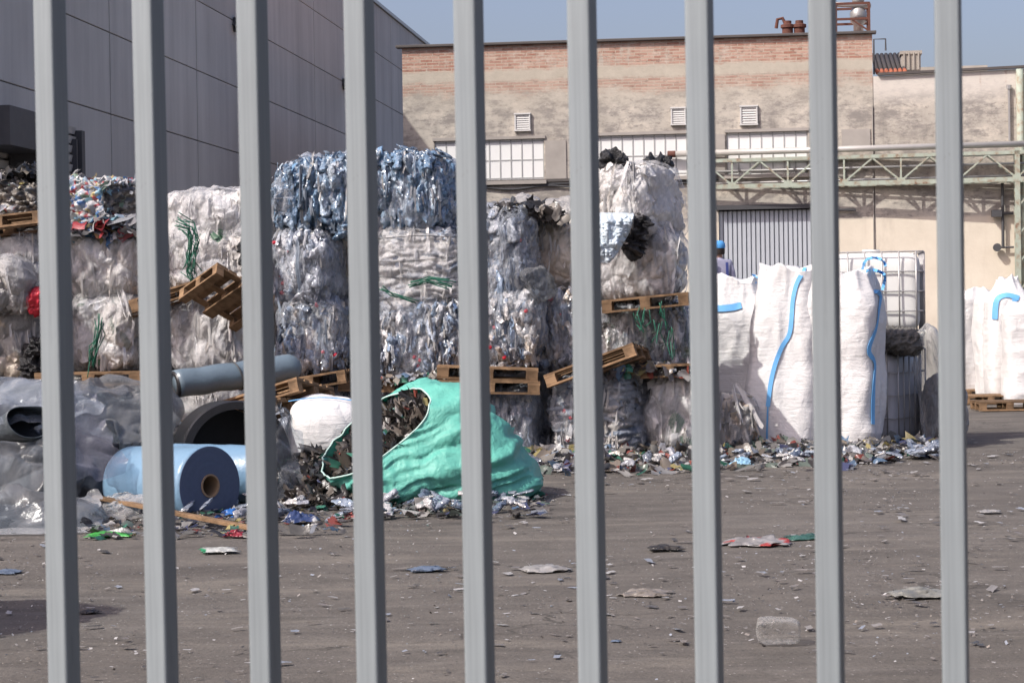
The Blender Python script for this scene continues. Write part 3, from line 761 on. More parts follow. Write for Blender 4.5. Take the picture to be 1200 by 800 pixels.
# ================================================================== TRUSS PIPE BRIDGE
def build_truss():
    ang = R(-10.8); d = Vector((math.cos(ang), math.sin(ang), 0)); nv = Vector((math.sin(ang), -math.cos(ang), 0))
    u, z = FP(850, 219); p0 = FC + fdv * u + fnv * .26
    p0.z = 0
    def TP(px, py): h = plane_hit(px, py, p0, nv); return ((h - p0).dot(d), h.z)
    o = empty('pipe_bridge', p0, ang, 'flaking green lattice girder carrying a grey pipe in front of the old factory', 'pipe bridge')
    a, zb = TP(806, 220); b, zt = TP(1188, 176)
    zb = TP(1000, 215)[1]; zt = TP(1000, 184)[1]; zp = TP(1000, 174)[1]; ap = TP(791, 181)[0]; be = TP(1215, 200)[0]
    W = .34; m = MB()
    for y in (0, W):
        m.bar((a, y, zt), (be, y, zt), .06, .07); m.bar((a, y, zb), (be, y, zb), .07, .09)
    m.build('chord', M['green_steel'], o)
    m = MB(); ub, _ = TP(858, 215); pit = TP(991, 213)[0] - TP(925, 213)[0]
    k = -1
    while ub + k * pit < be:
        x = ub + k * pit
        for y in (0, W):
            if x > a:
                m.bar((x, y, zb), (x, y, zt), .035)
                if x - pit / 2 > a: m.bar((x, y, zb + .03), (x - pit / 2, y, zt - .03), .045, .03)
            m.bar((max(x, a), y, zb + .03), (x + pit / 2, y, zt - .03), .045, .03)
        for z in (zb, zt):
            if x > a: m.bar((x, 0, z), (x, W, z), .04)
        if x > a: m.box((x, -.025, zb + .02), (.16, .012, .14))
        k += 1
    m.build('lattice', M['green_steel'], o)
    m = MB(); m.tube([(ap, W * .3, zp), (be, W * .3, zp)], .062, 14)
    x = ap + 1.0
    m.build('main_pipe', M['pipe'], o, smooth=True)
    m = MB(); m.tube([(ap - .16, W * .3, zp), (ap - .001, W * .3, zp)], .068, 14); m.build('pipe_end', M['rust'], o)
    m = MB(); m.tube([(a, W * .7, zt - .2), (be, W * .7, zt - .2)], .025, 8); m.tube([(a, W * .5, zb + .08), (be, W * .5, zb + .08)], .02, 8); m.build('small_pipe', M['tin'], o, smooth=True)
    x, _ = TP(1196, 260); m = MB()
    for y in (0, W): m.box((x - .05, y, zp / 2 - .03), (.10, .06, zp - .1)); m.box((x + .17, y, zp / 2 - .03), (.06, .06, zp - .1))
    for k in range(8): m.bar((x - .05, 0, .3 + k * .55), (x + .17, 0, .55 + k * .55), .03)
    m.build('post', M['green_steel'], o)
build_truss()

# ================================================================== PALLETS
def pallet_proto():
    L, W, T = 1.2, .8, .022
    root = empty('wooden_pallet', (0, 0, 0))
    m = MB()
    for k, w in enumerate((.145, .1, .145, .1, .145)):
        y = (-W / 2 + .0725, -W / 4 + .02, 0, W / 4 - .02, W / 2 - .0725)[k]; m.box((0, y, .133), (L, w, T))
    m.build('deck_boards', M['wood'], root)
    m = MB()
    for x in (-L / 2 + .0725, 0, L / 2 - .0725): m.box((x, 0, .111), (.145, W, T - .002))
    m.build('stringer_boards', M['wood'], root)
    for x in (-L / 2 + .0725, 0, L / 2 - .0725):
        for y in (-W / 2 + .05, 0, W / 2 - .05):
            m = MB(); m.box((x, y, .061), (.14, .098, .078)); m.build('block', M['wood'], root, bevel=.003)
    for y, w in ((-W / 2 + .05, .1), (0, .14), (W / 2 - .05, .1)):
        m = MB(); m.box((0, y, .011), (L, w, T)); m.build('base_board', M['wood'], root)
    return root
PROTO_PALLET = pallet_proto(); _used = [False]
def pallet(loc, rot, label, group='wooden pallets under and among the bales', sx=1.0):
    if not _used[0]: o = PROTO_PALLET; _used[0] = True
    else: o = copy_tree(PROTO_PALLET)
    o.location = loc; o.rotation_euler = rot; tag(o, label, 'pallet', group)
    o.scale = (sx, 1, 1)
    return o
def pallet_px(x0, y0, x1, y1, Y, label, yaw=0.0, tiltx=0.0, thick=15):
    """front long edge of the deck from (x0,y0) to (x1,y1) in the picture, at depth Y"""
    a = P(x0, y0, Y); b = P(x1, y1, Y); d = (b - a); roll = math.atan2(d.z, d.x)
    mid = (a + b) / 2; sx = d.length / 1.2
    rot = Matrix.Rotation(R(yaw), 3, 'Z') @ Matrix.Rotation(-roll, 3, 'Y') @ Matrix.Rotation(R(tiltx), 3, 'X')
    loc = mid - rot @ Vector((0, -.4, .144))
    return pallet(loc, rot.to_euler(), label, sx=max(.55, min(1.15, sx)))

# ================================================================== BALES
_seed = [10]
def bale(box, Y, depth, rot, style, pal, label, pal2=None, mix2=.2, name='plastic_bale', group='bales stacked in the wall of baled plastic', caps=0, nflk=160, top_slope=0.0, res=.0165, sidepal=None, yaw_fix=True, n=None, tilt=0.0, straps=0, strapmat='strap_dark', wrap=-.12):
    _seed[0] += 7; sd = _seed[0]; rng = np.random.default_rng(sd)
    x0, y0, x1, y1 = box; ppm = FPX / Y; w = (x1 - x0) / ppm; c = P((x0 + x1) / 2, (y0 + y1) / 2, Y); h = (y1 - y0) / ppm
    f = abs(R(rot)); w = max(.45, (w - depth * math.sin(f) * .8) / math.cos(f))
    V, F, N, S = superbox((w, depth, h), res, n or {'pet': 5, 'film': 4.0, 'layer': 6, 'scrap': 5.5}[style])
    Q = V + np.array([sd * 3.7, sd * 1.3, sd * 2.1])
    Q = Q + .03 * np.stack([vnoise(Q / .15, sd + k) for k in range(3)], 1)
    big = .085 * fbm(Q / .5, 2, sd)
    if style == 'pet':
        f1, f2, c1 = worley(Q / [.105, .105, .40], sd); pil = np.clip((f2 - f1) * 1.5, 0, 1) ** .7
        g1, g2, c2 = worley(Q / [.034, .034, .075], sd + 9); pl2 = np.clip((g2 - g1) * 1.8, 0, 1) ** .7
        calm = np.clip(.55 + 1.1 * vnoise(Q / [.22, .22, .35], sd + 12), .12, 1)
        disp = big + .12 * (pil - .6) + .030 * calm * (pl2 - .6) + .012 * ridge(Q / [.03, .03, .22], sd + 15) + .010 * fbm(Q / .02, 2, sd + 3)
        tint = pick(pal, c1); t2 = pick(pal, c2); tint = np.where((c2 > .62)[:, None], t2, tint)
        tint = tint * .68 + np.array(PAL[pal]).mean(0) * .32; tint = tint * (.9 + .25 * pl2)[:, None]
        if pal2: tint = np.where(((c1 * 7.13 % 1) < mix2)[:, None], pick(pal2, c2), tint)
    elif style == 'film':
        f1, f2, c1 = worley(Q / [.34, .34, .40], sd); pil = np.clip((f2 - f1) * 1.5, 0, 1) ** .55
        g1, g2, c2 = worley(Q / [.13, .13, .20], sd + 9); pl2 = np.clip((g2 - g1) * 1.6, 0, 1) ** .6
        th = c1 * 6.28 * (.35 if True else 1); ct, st = np.cos(th), np.sin(th)
        Qr = np.stack([Q[:, 0] * ct - Q[:, 2] * st, Q[:, 1] + c1 * 3, Q[:, 0] * st + Q[:, 2] * ct], 1)
        h1, h2, c3 = worley(Qr / [.085, .3, .36], sd + 19); fold = np.clip((h2 - h1) * 1.5, 0, 1) ** .7
        disp = big + .095 * (pil - .7) + .020 * (pl2 - .6) + pil * (.032 * (fold - .5) + .014 * ridge(Qr / [.05, .25, .30], sd + 2) + .008 * ridge(Qr / [.022, .12, .12], sd + 3)) + .003 * fbm(Q / .02, 2, sd + 3)
        kx = rng.integers(3, 5)
        for i in range(kx):
            xs = -w / 2 + w * (i + .5 + rng.uniform(-.2, .2)) / kx
            disp -= .045 * np.exp(-((V[:, 0] - xs) / .022) ** 2) * np.clip(.4 + vnoise(Q / .4, sd + 30 + i), 0, 1)
        tint = pick(pal, c1); tint = tint * .55 + pick(pal, c2) * .45
        if pal2: tint = np.where(((c2 * 7.13 % 1) < mix2)[:, None], pick(pal2, c1), tint)
    elif style == 'layer':
        f1, f2, c1 = worley(Q / [.42, .42, .085], sd); pil = np.clip((f2 - f1) * 1.5, 0, 1) ** .6
        g1, g2, c2 = worley(Q / [.10, .10, .05], sd + 9); pl2 = np.clip((g2 - g1) * 1.6, 0, 1) ** .6
        disp = big + .075 * (pil - .65) + .03 * (pl2 - .6) + .010 * fbm(Q / .03, 2, sd + 3)
        tint = pick(pal, c1) * .6 + pick(pal, c2) * .4
        if pal2: tint = np.where(((c1 * 7.13 % 1) < mix2)[:, None], pick(pal2, c2), tint)
    else:
        f1, f2, c1 = worley(Q / [.15, .15, .10], sd); pil = np.clip((f2 - f1) * 1.5, 0, 1) ** .6
        g1, g2, c2 = worley(Q / [.05, .05, .035], sd + 9); pl2 = np.clip((g2 - g1) * 1.6, 0, 1) ** .6
        disp = big * 1.6 + .09 * (pil - .6) + .045 * (pl2 - .6) + .012 * fbm(Q / .02, 2, sd + 3)
        tint = pick(pal, (c1 * .5 + c2 * .5) % 1); tint = np.where((c2 > .5)[:, None], pick(pal, c2 * 3.7 % 1), tint)
        if pal2: tint = np.where(((c1 * 7.13 % 1) < mix2)[:, None], pick(pal2, c2), tint)
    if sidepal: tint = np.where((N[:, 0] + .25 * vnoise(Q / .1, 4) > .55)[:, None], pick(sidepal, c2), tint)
    V2 = V + N * disp[:, None]
    # sag: bulge in the middle of the height
    V2[:, :2] *= (1 + .035 * (1 - (2 * V[:, 2:3] / h) ** 2))
    V2[:, 2] += top_slope * V[:, 0] * (V[:, 2] > 0)
    V2[:, 2] += h / 2
    mat = {'pet': 'pet', 'film': 'film', 'layer': 'film', 'scrap': 'scrap'}[style]
    root = link(name, np_mesh(name, V2, F, [M[mat]], tint))
    base = c + Vector((0, depth / 2, -h / 2))
    root.location = base; root.rotation_euler = (0, R(tilt), R(rot)); tag(root, label, 'bale', group)
    if style == 'film' and nflk == 160: nflk = 45
    if style == 'pet' and nflk == 160: nflk = 90
    if nflk:
        ok = np.where((N[:, 1] < .3) & (S[:, 2] > -.97))[0]
        wgt = 1 + 2.5 * (S[ok, 2] > .75); idx = rng.choice(ok, nflk, p=wgt / wgt.sum())
        sz = rng.uniform(.02, .065, nflk) * {'film': 1.6, 'pet': .7, 'layer': 1.3, 'scrap': 1.1}[style]
        colr = np.clip(pick(pal if not pal2 else (pal2 if rng.random() < .3 else pal), rng.random(nflk)) * rng.uniform(.8, 1.2, (nflk, 1)), 0, .82)
        if style == 'film': colr = np.clip(tint[idx] * rng.uniform(.85, 1.1, (nflk, 1)), 0, .82)
        flakes('loose_film', V2[idx] + N[idx] * .008, N[idx], sz, colr, sd, root, aspect=4.0 if style == 'pet' else 2.6, curl=.5, lift=.25 if style != 'scrap' else .5, hang=.75 if style == 'pet' else .3)['kind'] = 'stuff'
    if nflk and style != 'scrap':
        ok = np.where((N[:, 1] < -.5) & (S[:, 2] < .8))[0]; nt_ = 26; idx = rng.choice(ok, nt_)
        tc = np.clip(pick('white' if style != 'pet' else 'clear', rng.random(nt_)) * rng.uniform(.6, 1.0, (nt_, 1)), 0, .8)
        flakes('film_tail', V2[idx] + N[idx] * .02, N[idx], rng.uniform(.016, .042, nt_), tc, sd + 5, root, aspect=13, curl=1.2, lift=.12, hang=.85, n=6)['kind'] = 'stuff'
    if wrap == -.12 and style == 'pet': wrap = -.26
    if wrap:
        lo = big + (.05 * (pil - .5) if style != 'pet' else .055 * (pil - .3)) + .022
        wr = .020 * ridge(Q / [.10, .3, .42], sd + 41) + .008 * ridge(Q / [.035, .1, .16], sd + 42)
        Vw = V + N * np.maximum(lo + wr, disp * .72 + .012)[:, None]
        Vw[:, :2] *= (1 + .035 * (1 - (2 * V[:, 2:3] / h) ** 2)); Vw[:, 2] += top_slope * V[:, 0] * (V[:, 2] > 0) + h / 2
        mk = vnoise(Q / [.28, .28, .42], sd + 44) + .35 * vnoise(Q / .07, sd + 45); mk[(N[:, 1] > .5) | (S[:, 2] < -.99)] = -9
        Fk = F[(mk[F] > wrap).all(1)]
        if len(Fk): link('stretch_wrap', np_mesh('stretch_wrap', Vw, Fk, [M['wrap' if style == 'pet' or pal == 'clear' else 'wrapwhite']]), root)['kind'] = 'stuff'
    if style == 'pet' or name == 'bottles':
        ok = np.where((N[:, 1] < -.2) | ((S[:, 2] > .8) & (N[:, 1] < .3)))[0]; nb = 75
        idx = rng.choice(ok, nb); pc = np.clip(pick(pal if not pal2 else (pal2 if rng.random() < .4 else pal), rng.random(nb)) * .6 + np.array(PAL[pal]).mean(0) * .4, 0, .6)
        Vb, Fb, Cb = bottles_data(V2[idx] + N[idx] * .004, N[idx], pc, sd, hang=.8)
        link('crushed_bottles', np_mesh('crushed_bottles', Vb, Fb, [M['pet']], Cb), root)['kind'] = 'stuff'
    if caps:
        m = MB(); ok = np.where((N[:, 1] < -.6))[0]
        for i in rng.choice(ok, caps):
            q = Vector(N[i] + rng.normal(0, .3, 3)).to_track_quat('Z', 'Y').to_matrix()
            m.lathe([(0, .03), (.020, .03), (.022, .024), (.022, -.02)], 10, q, V2[i])
        m.build('bottle_caps', M['red_plastic'], root, smooth=True)
    if straps:
        for i in range(straps):
            z = h * (i + .7 + rng.uniform(-.1, .1)) / (straps + .4); pts = []
            for k in range(72):
                a = 2 * math.pi * k / 72; ca, sa = math.cos(a), math.sin(a); rr = (abs(ca) ** 8 + abs(sa) ** 8) ** (-1 / 8)
                wob = 1 + .015 * math.sin(5 * a + i)
                pts.append((ca * rr * (w / 2 + .02) * wob, sa * rr * (depth / 2 + .02) * wob, z + .015 * math.sin(3 * a + i * 2)))
            m = MB(); m.tube(pts, .0045, 5, closed=True); m.build('strap', M[strapmat], root, smooth=True)
    return root

YF = 22.9
B = {}
# --- column by column: (photo box, depth, thickness, turn, style, palette, label)
B['a4'] = bale((-70, 200, 62, 272), 23.0, 1.0, -8, 'scrap', 'dark', 'dark bale of black and brown scraps on top of the stack at the left edge', pal2='litter', mix2=.18, top_slope=-.12, wrap=0)
B['b4'] = bale((74, 206, 168, 268), 23.0, 1.05, -24, 'scrap', 'mix', 'multicoloured bale with red and blue scraps and a black right side on the stack top', sidepal='dark', wrap=0)
B['a3'] = bale((-66, 268, 68, 352), 22.8, 1.0, -4, 'film', 'white', 'white film bale under the tilted pallet at the left edge')
B['a2'] = bale((-84, 352, 58, 446), 22.7, 1.0, -6, 'film', 'grey', 'dull beige clear film bale low at the left edge beside the black film strip', pal2='cream', mix2=.3)
B['b3'] = bale((70, 256, 180, 352), 22.9, 1.05, -6, 'film', 'white', 'large white film bale right below the multicoloured bale')
B['b2'] = bale((74, 342, 174, 440), 22.8, 1.0, -10, 'film', 'white', 'white film bale with green twine tufts on a pallet left of the fallen pallet', pal2='greenwhite', mix2=.18)
B['c4'] = bale((188, 220, 318, 292), 23.0, 1.05, -3, 'film', 'white', 'puffy white film bale in rounded lobes topping the stack before the grey hall')
B['c3'] = bale((190, 268, 318, 348), 22.9, 1.0, -5, 'film', 'white', 'white film bale with a hank of green twine behind the steep fallen pallet', pal2='greenwhite', mix2=.12)
B['c2'] = bale((192, 344, 302, 442), 22.8, 1.0, -12, 'film', 'white', 'white film bale with red and green bits above the long grey tube', pal2='grey', mix2=.3)
B['d4'] = bale((321, 184, 432, 276), 22.9, 1.1, -6, 'pet', 'blue', 'blue bale of crushed bottles, left one of the top pair', top_slope=.10, nflk=170, wrap=.48)
B['e4'] = bale((426, 178, 538, 274), 23.0, 1.1, -12, 'pet', 'blue', 'blue bale of crushed bottles, right one of the top pair in front of the window', nflk=170, pal2='clear', mix2=.15, wrap=.48)
B['d3b'] = bale((374, 254, 446, 350), 23.3, .9, -5, 'film', 'cream', 'cream film bale squeezed in below the pair of blue bales')
B['d3'] = bale((320, 270, 408, 360), 22.8, 1.0, -20, 'pet', 'clear', 'clear lilac grey bottle bale below the left blue bale', pal2='white', mix2=.25, caps=5)
B['d2'] = bale((324, 350, 414, 440), 22.8, 1.0, -6, 'pet', 'clearblue', 'clear bottle bale with turquoise and cream streaks above the lying white sack', pal2='cream', mix2=.18, caps=3)
B['e3'] = bale((430, 264, 546, 364), 22.9, 1.05, -4, 'layer', 'white', 'white bale in flat layers with green twine below the right blue bale', pal2='clear', mix2=.4, straps=4)
B['e2'] = bale((436, 354, 552, 446), 22.8, 1.0, -6, 'pet', 'clearblue', 'clear bottle bale with long white streaks above the green sack', pal2='white', mix2=.36, caps=4)
B['f3b'] = bale((612, 254, 700, 346), 23.2, 1.0, -4, 'film', 'cream', 'cream white film bale right of the bottle bale topped with dark scraps')
B['f3'] = bale((556, 248, 642, 350), 22.8, 1.0, -18, 'pet', 'clearblue', 'clear bottle bale topped with dark scraps and one red cap', pal2='clear', mix2=.5, caps=4)
B['f2'] = bale((556, 340, 650, 434), 22.7, 1.0, -12, 'pet', 'clearblue', 'blue clear bottle bale with red caps standing on two stacked pallets', pal2='cream', mix2=.15, caps=7)
B['g2b'] = bale((640, 338, 716, 432), 23.0, 1.0, -8, 'pet', 'clear', 'clear grey bottle bale leaning above the tilted pallet in the middle', pal2='cream', mix2=.2, caps=5)
B['g4'] = bale((692, 188, 808, 282), 22.6, 1.1, -36, 'film', 'white', 'white film bale with a shaded right side, highest bale near the gate')
B['g3'] = bale((694, 258, 812, 352), 22.9, 1.1, -10, 'film', 'white', 'pale grey film bale on a pallet beside the hanging grey blue sheet', pal2='grey', mix2=.3)
B['g2'] = bale((694, 354, 818, 436), 22.9, 1.0, -6, 'pet', 'greenwhite', 'white and green striped scrap bale between two pallets left of the white sacks', pal2='white', mix2=.25)
B['g1a'] = bale((646, 440, 708, 545), 22.5, .9, -10, 'layer', 'clear', 'narrow clear bottle bale at ground level beside the dark gap', pal2='white', mix2=.35, caps=5)
B['g1'] = bale((686, 430, 782, 546), 22.5, 1.1, -28, 'layer', 'clear', 'grey film bale in flat layers at ground level below the tilted pallet', pal2='grey', mix2=.35)
B['h1'] = bale((758, 434, 848, 546), 22.6, 1.0, -14, 'film', 'white', 'white film bale at ground level beneath the pallet edge by the white sacks', pal2='greenwhite', mix2=.25)
B['i1'] = bale((832, 464, 892, 545), 23.0, .8, -8, 'film', 'grey', 'small clear film bale at ground level in front of the left white sack', pal2='cream', mix2=.3)
B['f1'] = bale((558, 454, 642, 552), 22.5, 1.0, -10, 'pet', 'clear', 'clear bottle bale at ground level behind the green sack', pal2='white', mix2=.3, caps=3)
B['e1'] = bale((428, 456, 548, 556), 22.7, 1.0, -4, 'pet', 'clearblue', 'clear bottle bale at ground level hidden mostly by the green sack', pal2='white', mix2=.3)
B['d1'] = bale((322, 449, 420, 556), 22.7, 1.0, -5, 'pet', 'clear', 'clear bottle bale at ground level above the lying white sack', pal2='blue', mix2=.3)
B['b1'] = bale((40, 447, 172, 560), 22.6, 1.0, -5, 'film', 'white', 'white film bale at ground level behind the grey sheet heap')
B['c1'] = bale((186, 446, 306, 560), 22.9, 1.0, -5, 'film', 'grey', 'grey film bale at ground level behind the tilted pallets')
B['a1'] = bale((-90, 446, 36, 560), 22.8, 1.0, -5, 'film', 'grey', 'grey film bale at ground level at the left edge behind the sheet heap')
B['a3g'] = bale((-96, 304, 30, 366), 22.3, .5, -3, 'film', 'grey', 'flat grey film bundle hanging at the left edge beside the red plastic', nflk=60)

# second row, added behind to block light in the gaps
def second_row():
    proto = bale((-60, 452, 70, 560), 24.7, 1.1, 0, 'film', 'grey', 'added grey bale behind the front bales, blocking light in the gaps', group='added second row bales behind the wall of bales', nflk=0, res=.035, wrap=0)
    spots = [(95, 24.6), (215, 24.7), (340, 24.6), (460, 24.7), (580, 24.6), (700, 24.7)]
    first = True
    for (px, Y) in spots:
        for r in range(3):
            if px == 95 and r > 1: continue
            o = proto if first else copy_tree(proto); first = False
            b = G(px, 500); x = (px - 600) / FPX * Y
            o.location = (x, Y + .5, 0.0 + r * .98); o.rotation_euler = (0, 0, R(random.Random(px + r).uniform(-6, 6) + 180 * (r % 2)))
second_row()

# ---- pallets in the wall
pallet_px(-60, 258, 52, 246, 22.6, 'pallet tilted up to the right under the dark scrap bale, highest at the left edge', yaw=-6, tiltx=-12)
pallet_px(40, 437, 166, 436, 22.3, 'level pallet under the white bale with green tufts at the left')
pallet_px(151, 352, 228, 328, 22.65, 'pallet end poking out between white bales just left of the fallen pallet', yaw=12, tiltx=-8)
pallet_px(203, 338, 262, 309, 22.2, 'steep fallen pallet lying face down below the green twine', yaw=-38, tiltx=-30)
pallet_px(318, 447, 404, 433, 22.3, 'pallet sloping up to the right above the lying white sack', yaw=-4)
pallet_px(396, 443, 516, 445, 22.5, 'level pallet under the clear bale left of the two stacked pallets')
pallet_px(512, 428, 631, 432, 22.35, 'upper of the two stacked pallets above the green sack')
pallet_px(513, 445, 633, 447, 22.3, 'lower of the two stacked pallets above the green sack')
pallet_px(635, 440, 742, 401, 22.2, 'pallet tilted up to the right in the dark gap in the middle', yaw=-14, tiltx=-6)
pallet_px(704, 352, 806, 342, 22.4, 'pallet below the pale grey film bale, first one down from the top near the gate', yaw=-6)
pallet_px(758, 428, 812, 426, 22.5, 'pallet edge on the ground level white bale beside the white sacks', yaw=-3)

# ---- bits on and between the bales
def lump(box, Y, depth, mat, label, name, cat, pal=None, amp=.05, cell=.1, n=2.6, res=.014, rot=0, group=None, ridge_amp=.0, stretch=(1, 1, 1), tilt=0.0, rz=0.0, crumple=0.0):
    if mat == 'black_film': crumple = .055; res = .009
    _seed[0] += 7; sd = _seed[0]
    x0, y0, x1, y1 = box; ppm = FPX / Y; c = P((x0 + x1) / 2, (y0 + y1) / 2, Y)
    V, F, N, S = superbox(((x1 - x0) / ppm, depth, (y1 - y0) / ppm), res, n)
    Q = V / np.array(stretch) + sd * 2.3
    Q = Q + cell * .3 * np.stack([vnoise(Q / cell / 1.5, sd + k) for k in range(3)], 1)
    f1, f2, c1 = worley(Q / cell, sd); pil = np.clip((f2 - f1) * 1.6, 0, 1) ** .6
    d = amp * .45 * (pil - .6) + amp * .8 * fbm(Q / cell / 1.8, 3, sd) + (ridge_amp + amp * .45) * ridge(Q / cell / 1.5 * [1, 1, .6], sd + 5) + amp * .25 * ridge(Q / cell * [2.4, 2.4, 1.1], sd + 6) - amp * .3 + crumple * (ridge(Q / [.09, .09, .05], sd + 8) + .6 * ridge(Q / [.04, .04, .03], sd + 9) - .3)
    V = V + N * d[:, None]
    t = pick(pal, c1) if pal else None
    o = link(name, np_mesh(name, V, F, [M[mat]], t)); o.location = c + Vector((0, depth / 2, 0)); o.rotation_euler = (0, R(tilt), R(rz))
    tag(o, label, cat, group); return o
lump((703, 180, 734, 202), 22.9, .35, 'black_film', 'wad of crumpled black film on the top left corner of the highest white bale', 'film_wad', 'plastic wad')
lump((760, 184, 786, 196), 23.1, .3, 'black_film', 'small wad of black film on the top right of the highest white bale', 'film_wad', 'plastic wad')
lump((27, 396, 52, 446), 22.45, .3, 'black_film', 'upright strip of crumpled black film beside the beige bale at the left edge', 'film_strip', 'plastic strip', tilt=14)
lump((28, 336, 56, 370), 22.35, .3, 'red_plastic', 'crumpled red plastic bag wedged between bales at the left edge', 'plastic_bag', 'plastic bag', amp=.05, cell=.07)
lump((280, 284, 300, 302), 22.6, .25, 'black_film', 'scrap of black film stuck above the steep fallen pallet', 'film_wad', 'plastic wad')
lump((616, 310, 648, 350), 22.5, .3, 'clearfilm', 'grey see-through bag hanging off the corner of the bale below the dark scraps', 'plastic_bag', 'plastic bag', pal='sheet', amp=.05, cell=.12, tilt=-28, ridge_amp=.03)
def scraps(box, Y, depth, count, pal, label, seed, name='scrap_layer', size=(.04, .14), hump=.5):
    rng = np.random.default_rng(seed); x0, y0, x1, y1 = box
    a = P(x0, y1, Y); b = P(x1, y1, Y); hgt = (y1 - y0) / (FPX / Y)
    u = rng.uniform(0, 1, count); v = rng.uniform(0, 1, count); k = np.sin(np.pi * u) ** hump
    p = np.stack([a.x + (b.x - a.x) * u, a.y + depth * v, a.z + (b.z - a.z) * u + hgt * k * rng.uniform(0, 1, count)], 1)
    o = flakes(name, p, np.tile([0, -.3, 1.0], (count, 1)), rng.uniform(*size, count), pick(pal, rng.random(count)), seed, aspect=2.2, curl=.7, lift=.5, mat='flake')
    tag(o, label, 'scrap layer'); return o
scraps((568, 236, 662, 258), 22.8, .8, 260, 'dark', 'layer of dark and light blue scraps lying on top of the clear bale', 501)
scraps((84, 252, 172, 276), 22.8, .4, 260, 'mix', 'crushed coloured scraps between the multicoloured bale and the white bale', 502, size=(.05, .16))
scraps((0, 196, 58, 210), 23.0, .7, 160, 'dark', 'loose black scraps heaped on the dark bale at the left edge', 503)
scraps((716, 428, 810, 440), 22.4, .5, 120, 'litter', 'dirty scraps squeezed between the striped bale and the ground level bales', 504, size=(.04, .12))
scraps((440, 438, 520, 448), 22.35, .4, 120, 'litter', 'dirty scraps along the pallet behind the green sack', 505, size=(.03, .09))

def twine(px_list, Y, n, label, seed, spread=.05, mat='green_string'):
    rng = random.Random(seed); o = None; m = MB()
    for k in range(n):
        pts = []
        off = [rng.gauss(0, spread) for _ in range(2)]
        for j, (x, y) in enumerate(px_list):
            p = P(x, y, Y); pts.append(p + Vector((off[0] * (.4 + .3 * j / len(px_list)) + rng.gauss(0, .025), rng.gauss(-.03, .03), off[1] + rng.gauss(0, .02))))
        q = []
        for i in range(len(pts) - 1):
            for s in range(4): q.append(pts[i].lerp(pts[i + 1], s / 4))
        q.append(pts[-1]); m.tube(q, .006, 5)
    o = m.build('twine_hank', M[mat], None, smooth=True)
    return tag(o, label, 'twine')
twine([(212, 262), (224, 270), (229, 285), (226, 300), (224, 318), (230, 330)], 22.35, 15, 'hank of green baling twine hanging down the white bale above the steep fallen pallet', 31)
twine([(118, 378), (117, 396), (113, 412), (110, 428)], 22.2, 10, 'short green twine tuft on the white bale at the left', 32)
twine([(480, 333), (505, 328), (530, 332)], 22.3, 8, 'green twine lying along the layered white bale', 33, .02)
twine([(447, 336), (465, 345), (485, 352)], 22.3, 5, 'turquoise green twine end hanging on the layered white bale', 34, .02)
for i, (x, yy) in enumerate(((757, 372), (771, 384), (785, 392), (745, 366), (776, 362))):
    twine([(x, yy - 6), (x + 3 - i, yy + 9), (x - 2 + 2 * i, yy + 16 + 5 * (i % 3))], 22.4, 3, 'green twine strands hanging down the white and green striped bale', 40 + i, .045)['group'] = 'green strands on the striped bale'

# hanging grey-blue sheet
def hanging_sheet():
    nu, nv = 46, 60; Y = 22.35; V = []; rng = np.random.default_rng(5)
    pts = []
    for i in range(nu + 1):
        for j in range(nv + 1):
            u = i / nu; v = j / nv
            x = 700 + 44 * u - 6 * v * u; yb = 308 - 40 * max(0, u - .35) ** 1.3 * 1.6
            y = 248 + (yb - 248) * v
            p = P(x, y, Y); pts.append((p.x, p.y, p.z))
    p = np.array(pts); uu = np.repeat(np.linspace(0, 1, nu + 1), nv + 1); vv = np.tile(np.linspace(0, 1, nv + 1), nu + 1)
    d = .05 * fbm(p / [.09, 1, .06], 3, 3) + .03 * ridge(p / [.05, 1, .12], 8) + .022 * ridge(p / [.035, 1, .03], 9) + .010 * np.sin(uu * 16 + 3 * vv) + .16 * (uu - .4) ** 2 - .10 * np.sin(np.pi * vv)
    p[:, 1] += d + .02
    p[:, 1] += .28 * np.clip(1 - vv * 5, 0, 1) ** 2
    m = nv + 1; i = (np.arange(nu)[:, None] * m + np.arange(nv)[None]).ravel()
    F = np.stack([i, i + m, i + m + 1, i + 1], 1)
    o = link('draped_sheet', np_mesh('draped_sheet', p, F, [M['silver']]))
    s = o.modifiers.new('thick', 'SOLIDIFY'); s.thickness = .006
    tag(o, 'pale grey blue crumpled sheet hanging over the edge of the grey film bale', 'sheet')
hanging_sheet()
lump((738, 252, 756, 300), 22.55, .2, 'black_film', 'black film backing folded beside the hanging grey blue sheet', 'film_wad', 'plastic wad', tilt=18)

# ================================================================== BIG WHITE BAGS
def ribbon(mb, pts, nors, w):
    V = []; F = []
    for i, p in enumerate(pts):
        t = (pts[min(i + 1, len(pts) - 1)] - pts[max(i - 1, 0)]).normalized(); s = t.cross(nors[i]).normalized() * (w / 2)
        V += [p - s, p + s, p + s + nors[i] * .004, p - s + nors[i] * .004]
    for i in range(len(pts) - 1):
        b = i * 4; c = b + 4
        for k in range(4): F.append((b + k, b + (k + 1) % 4, c + (k + 1) % 4, c + k))
    mb.add(V, F)
def densify(pts, k=6):
    q = []
    for i in range(len(pts) - 1):
        for s in range(k):
            f = s / k; a = pts[max(i - 1, 0)]; b = pts[i]; c = pts[i + 1]; d = pts[min(i + 2, len(pts) - 1)]
            q.append(tuple(.5 * ((2 * b[t]) + (-a[t] + c[t]) * f + (2 * a[t] - 5 * b[t] + 4 * c[t] - d[t]) * f * f + (-a[t] + 3 * b[t] - 3 * c[t] + d[t]) * f ** 3) for t in range(len(b))))
    q.append(pts[-1]); return q
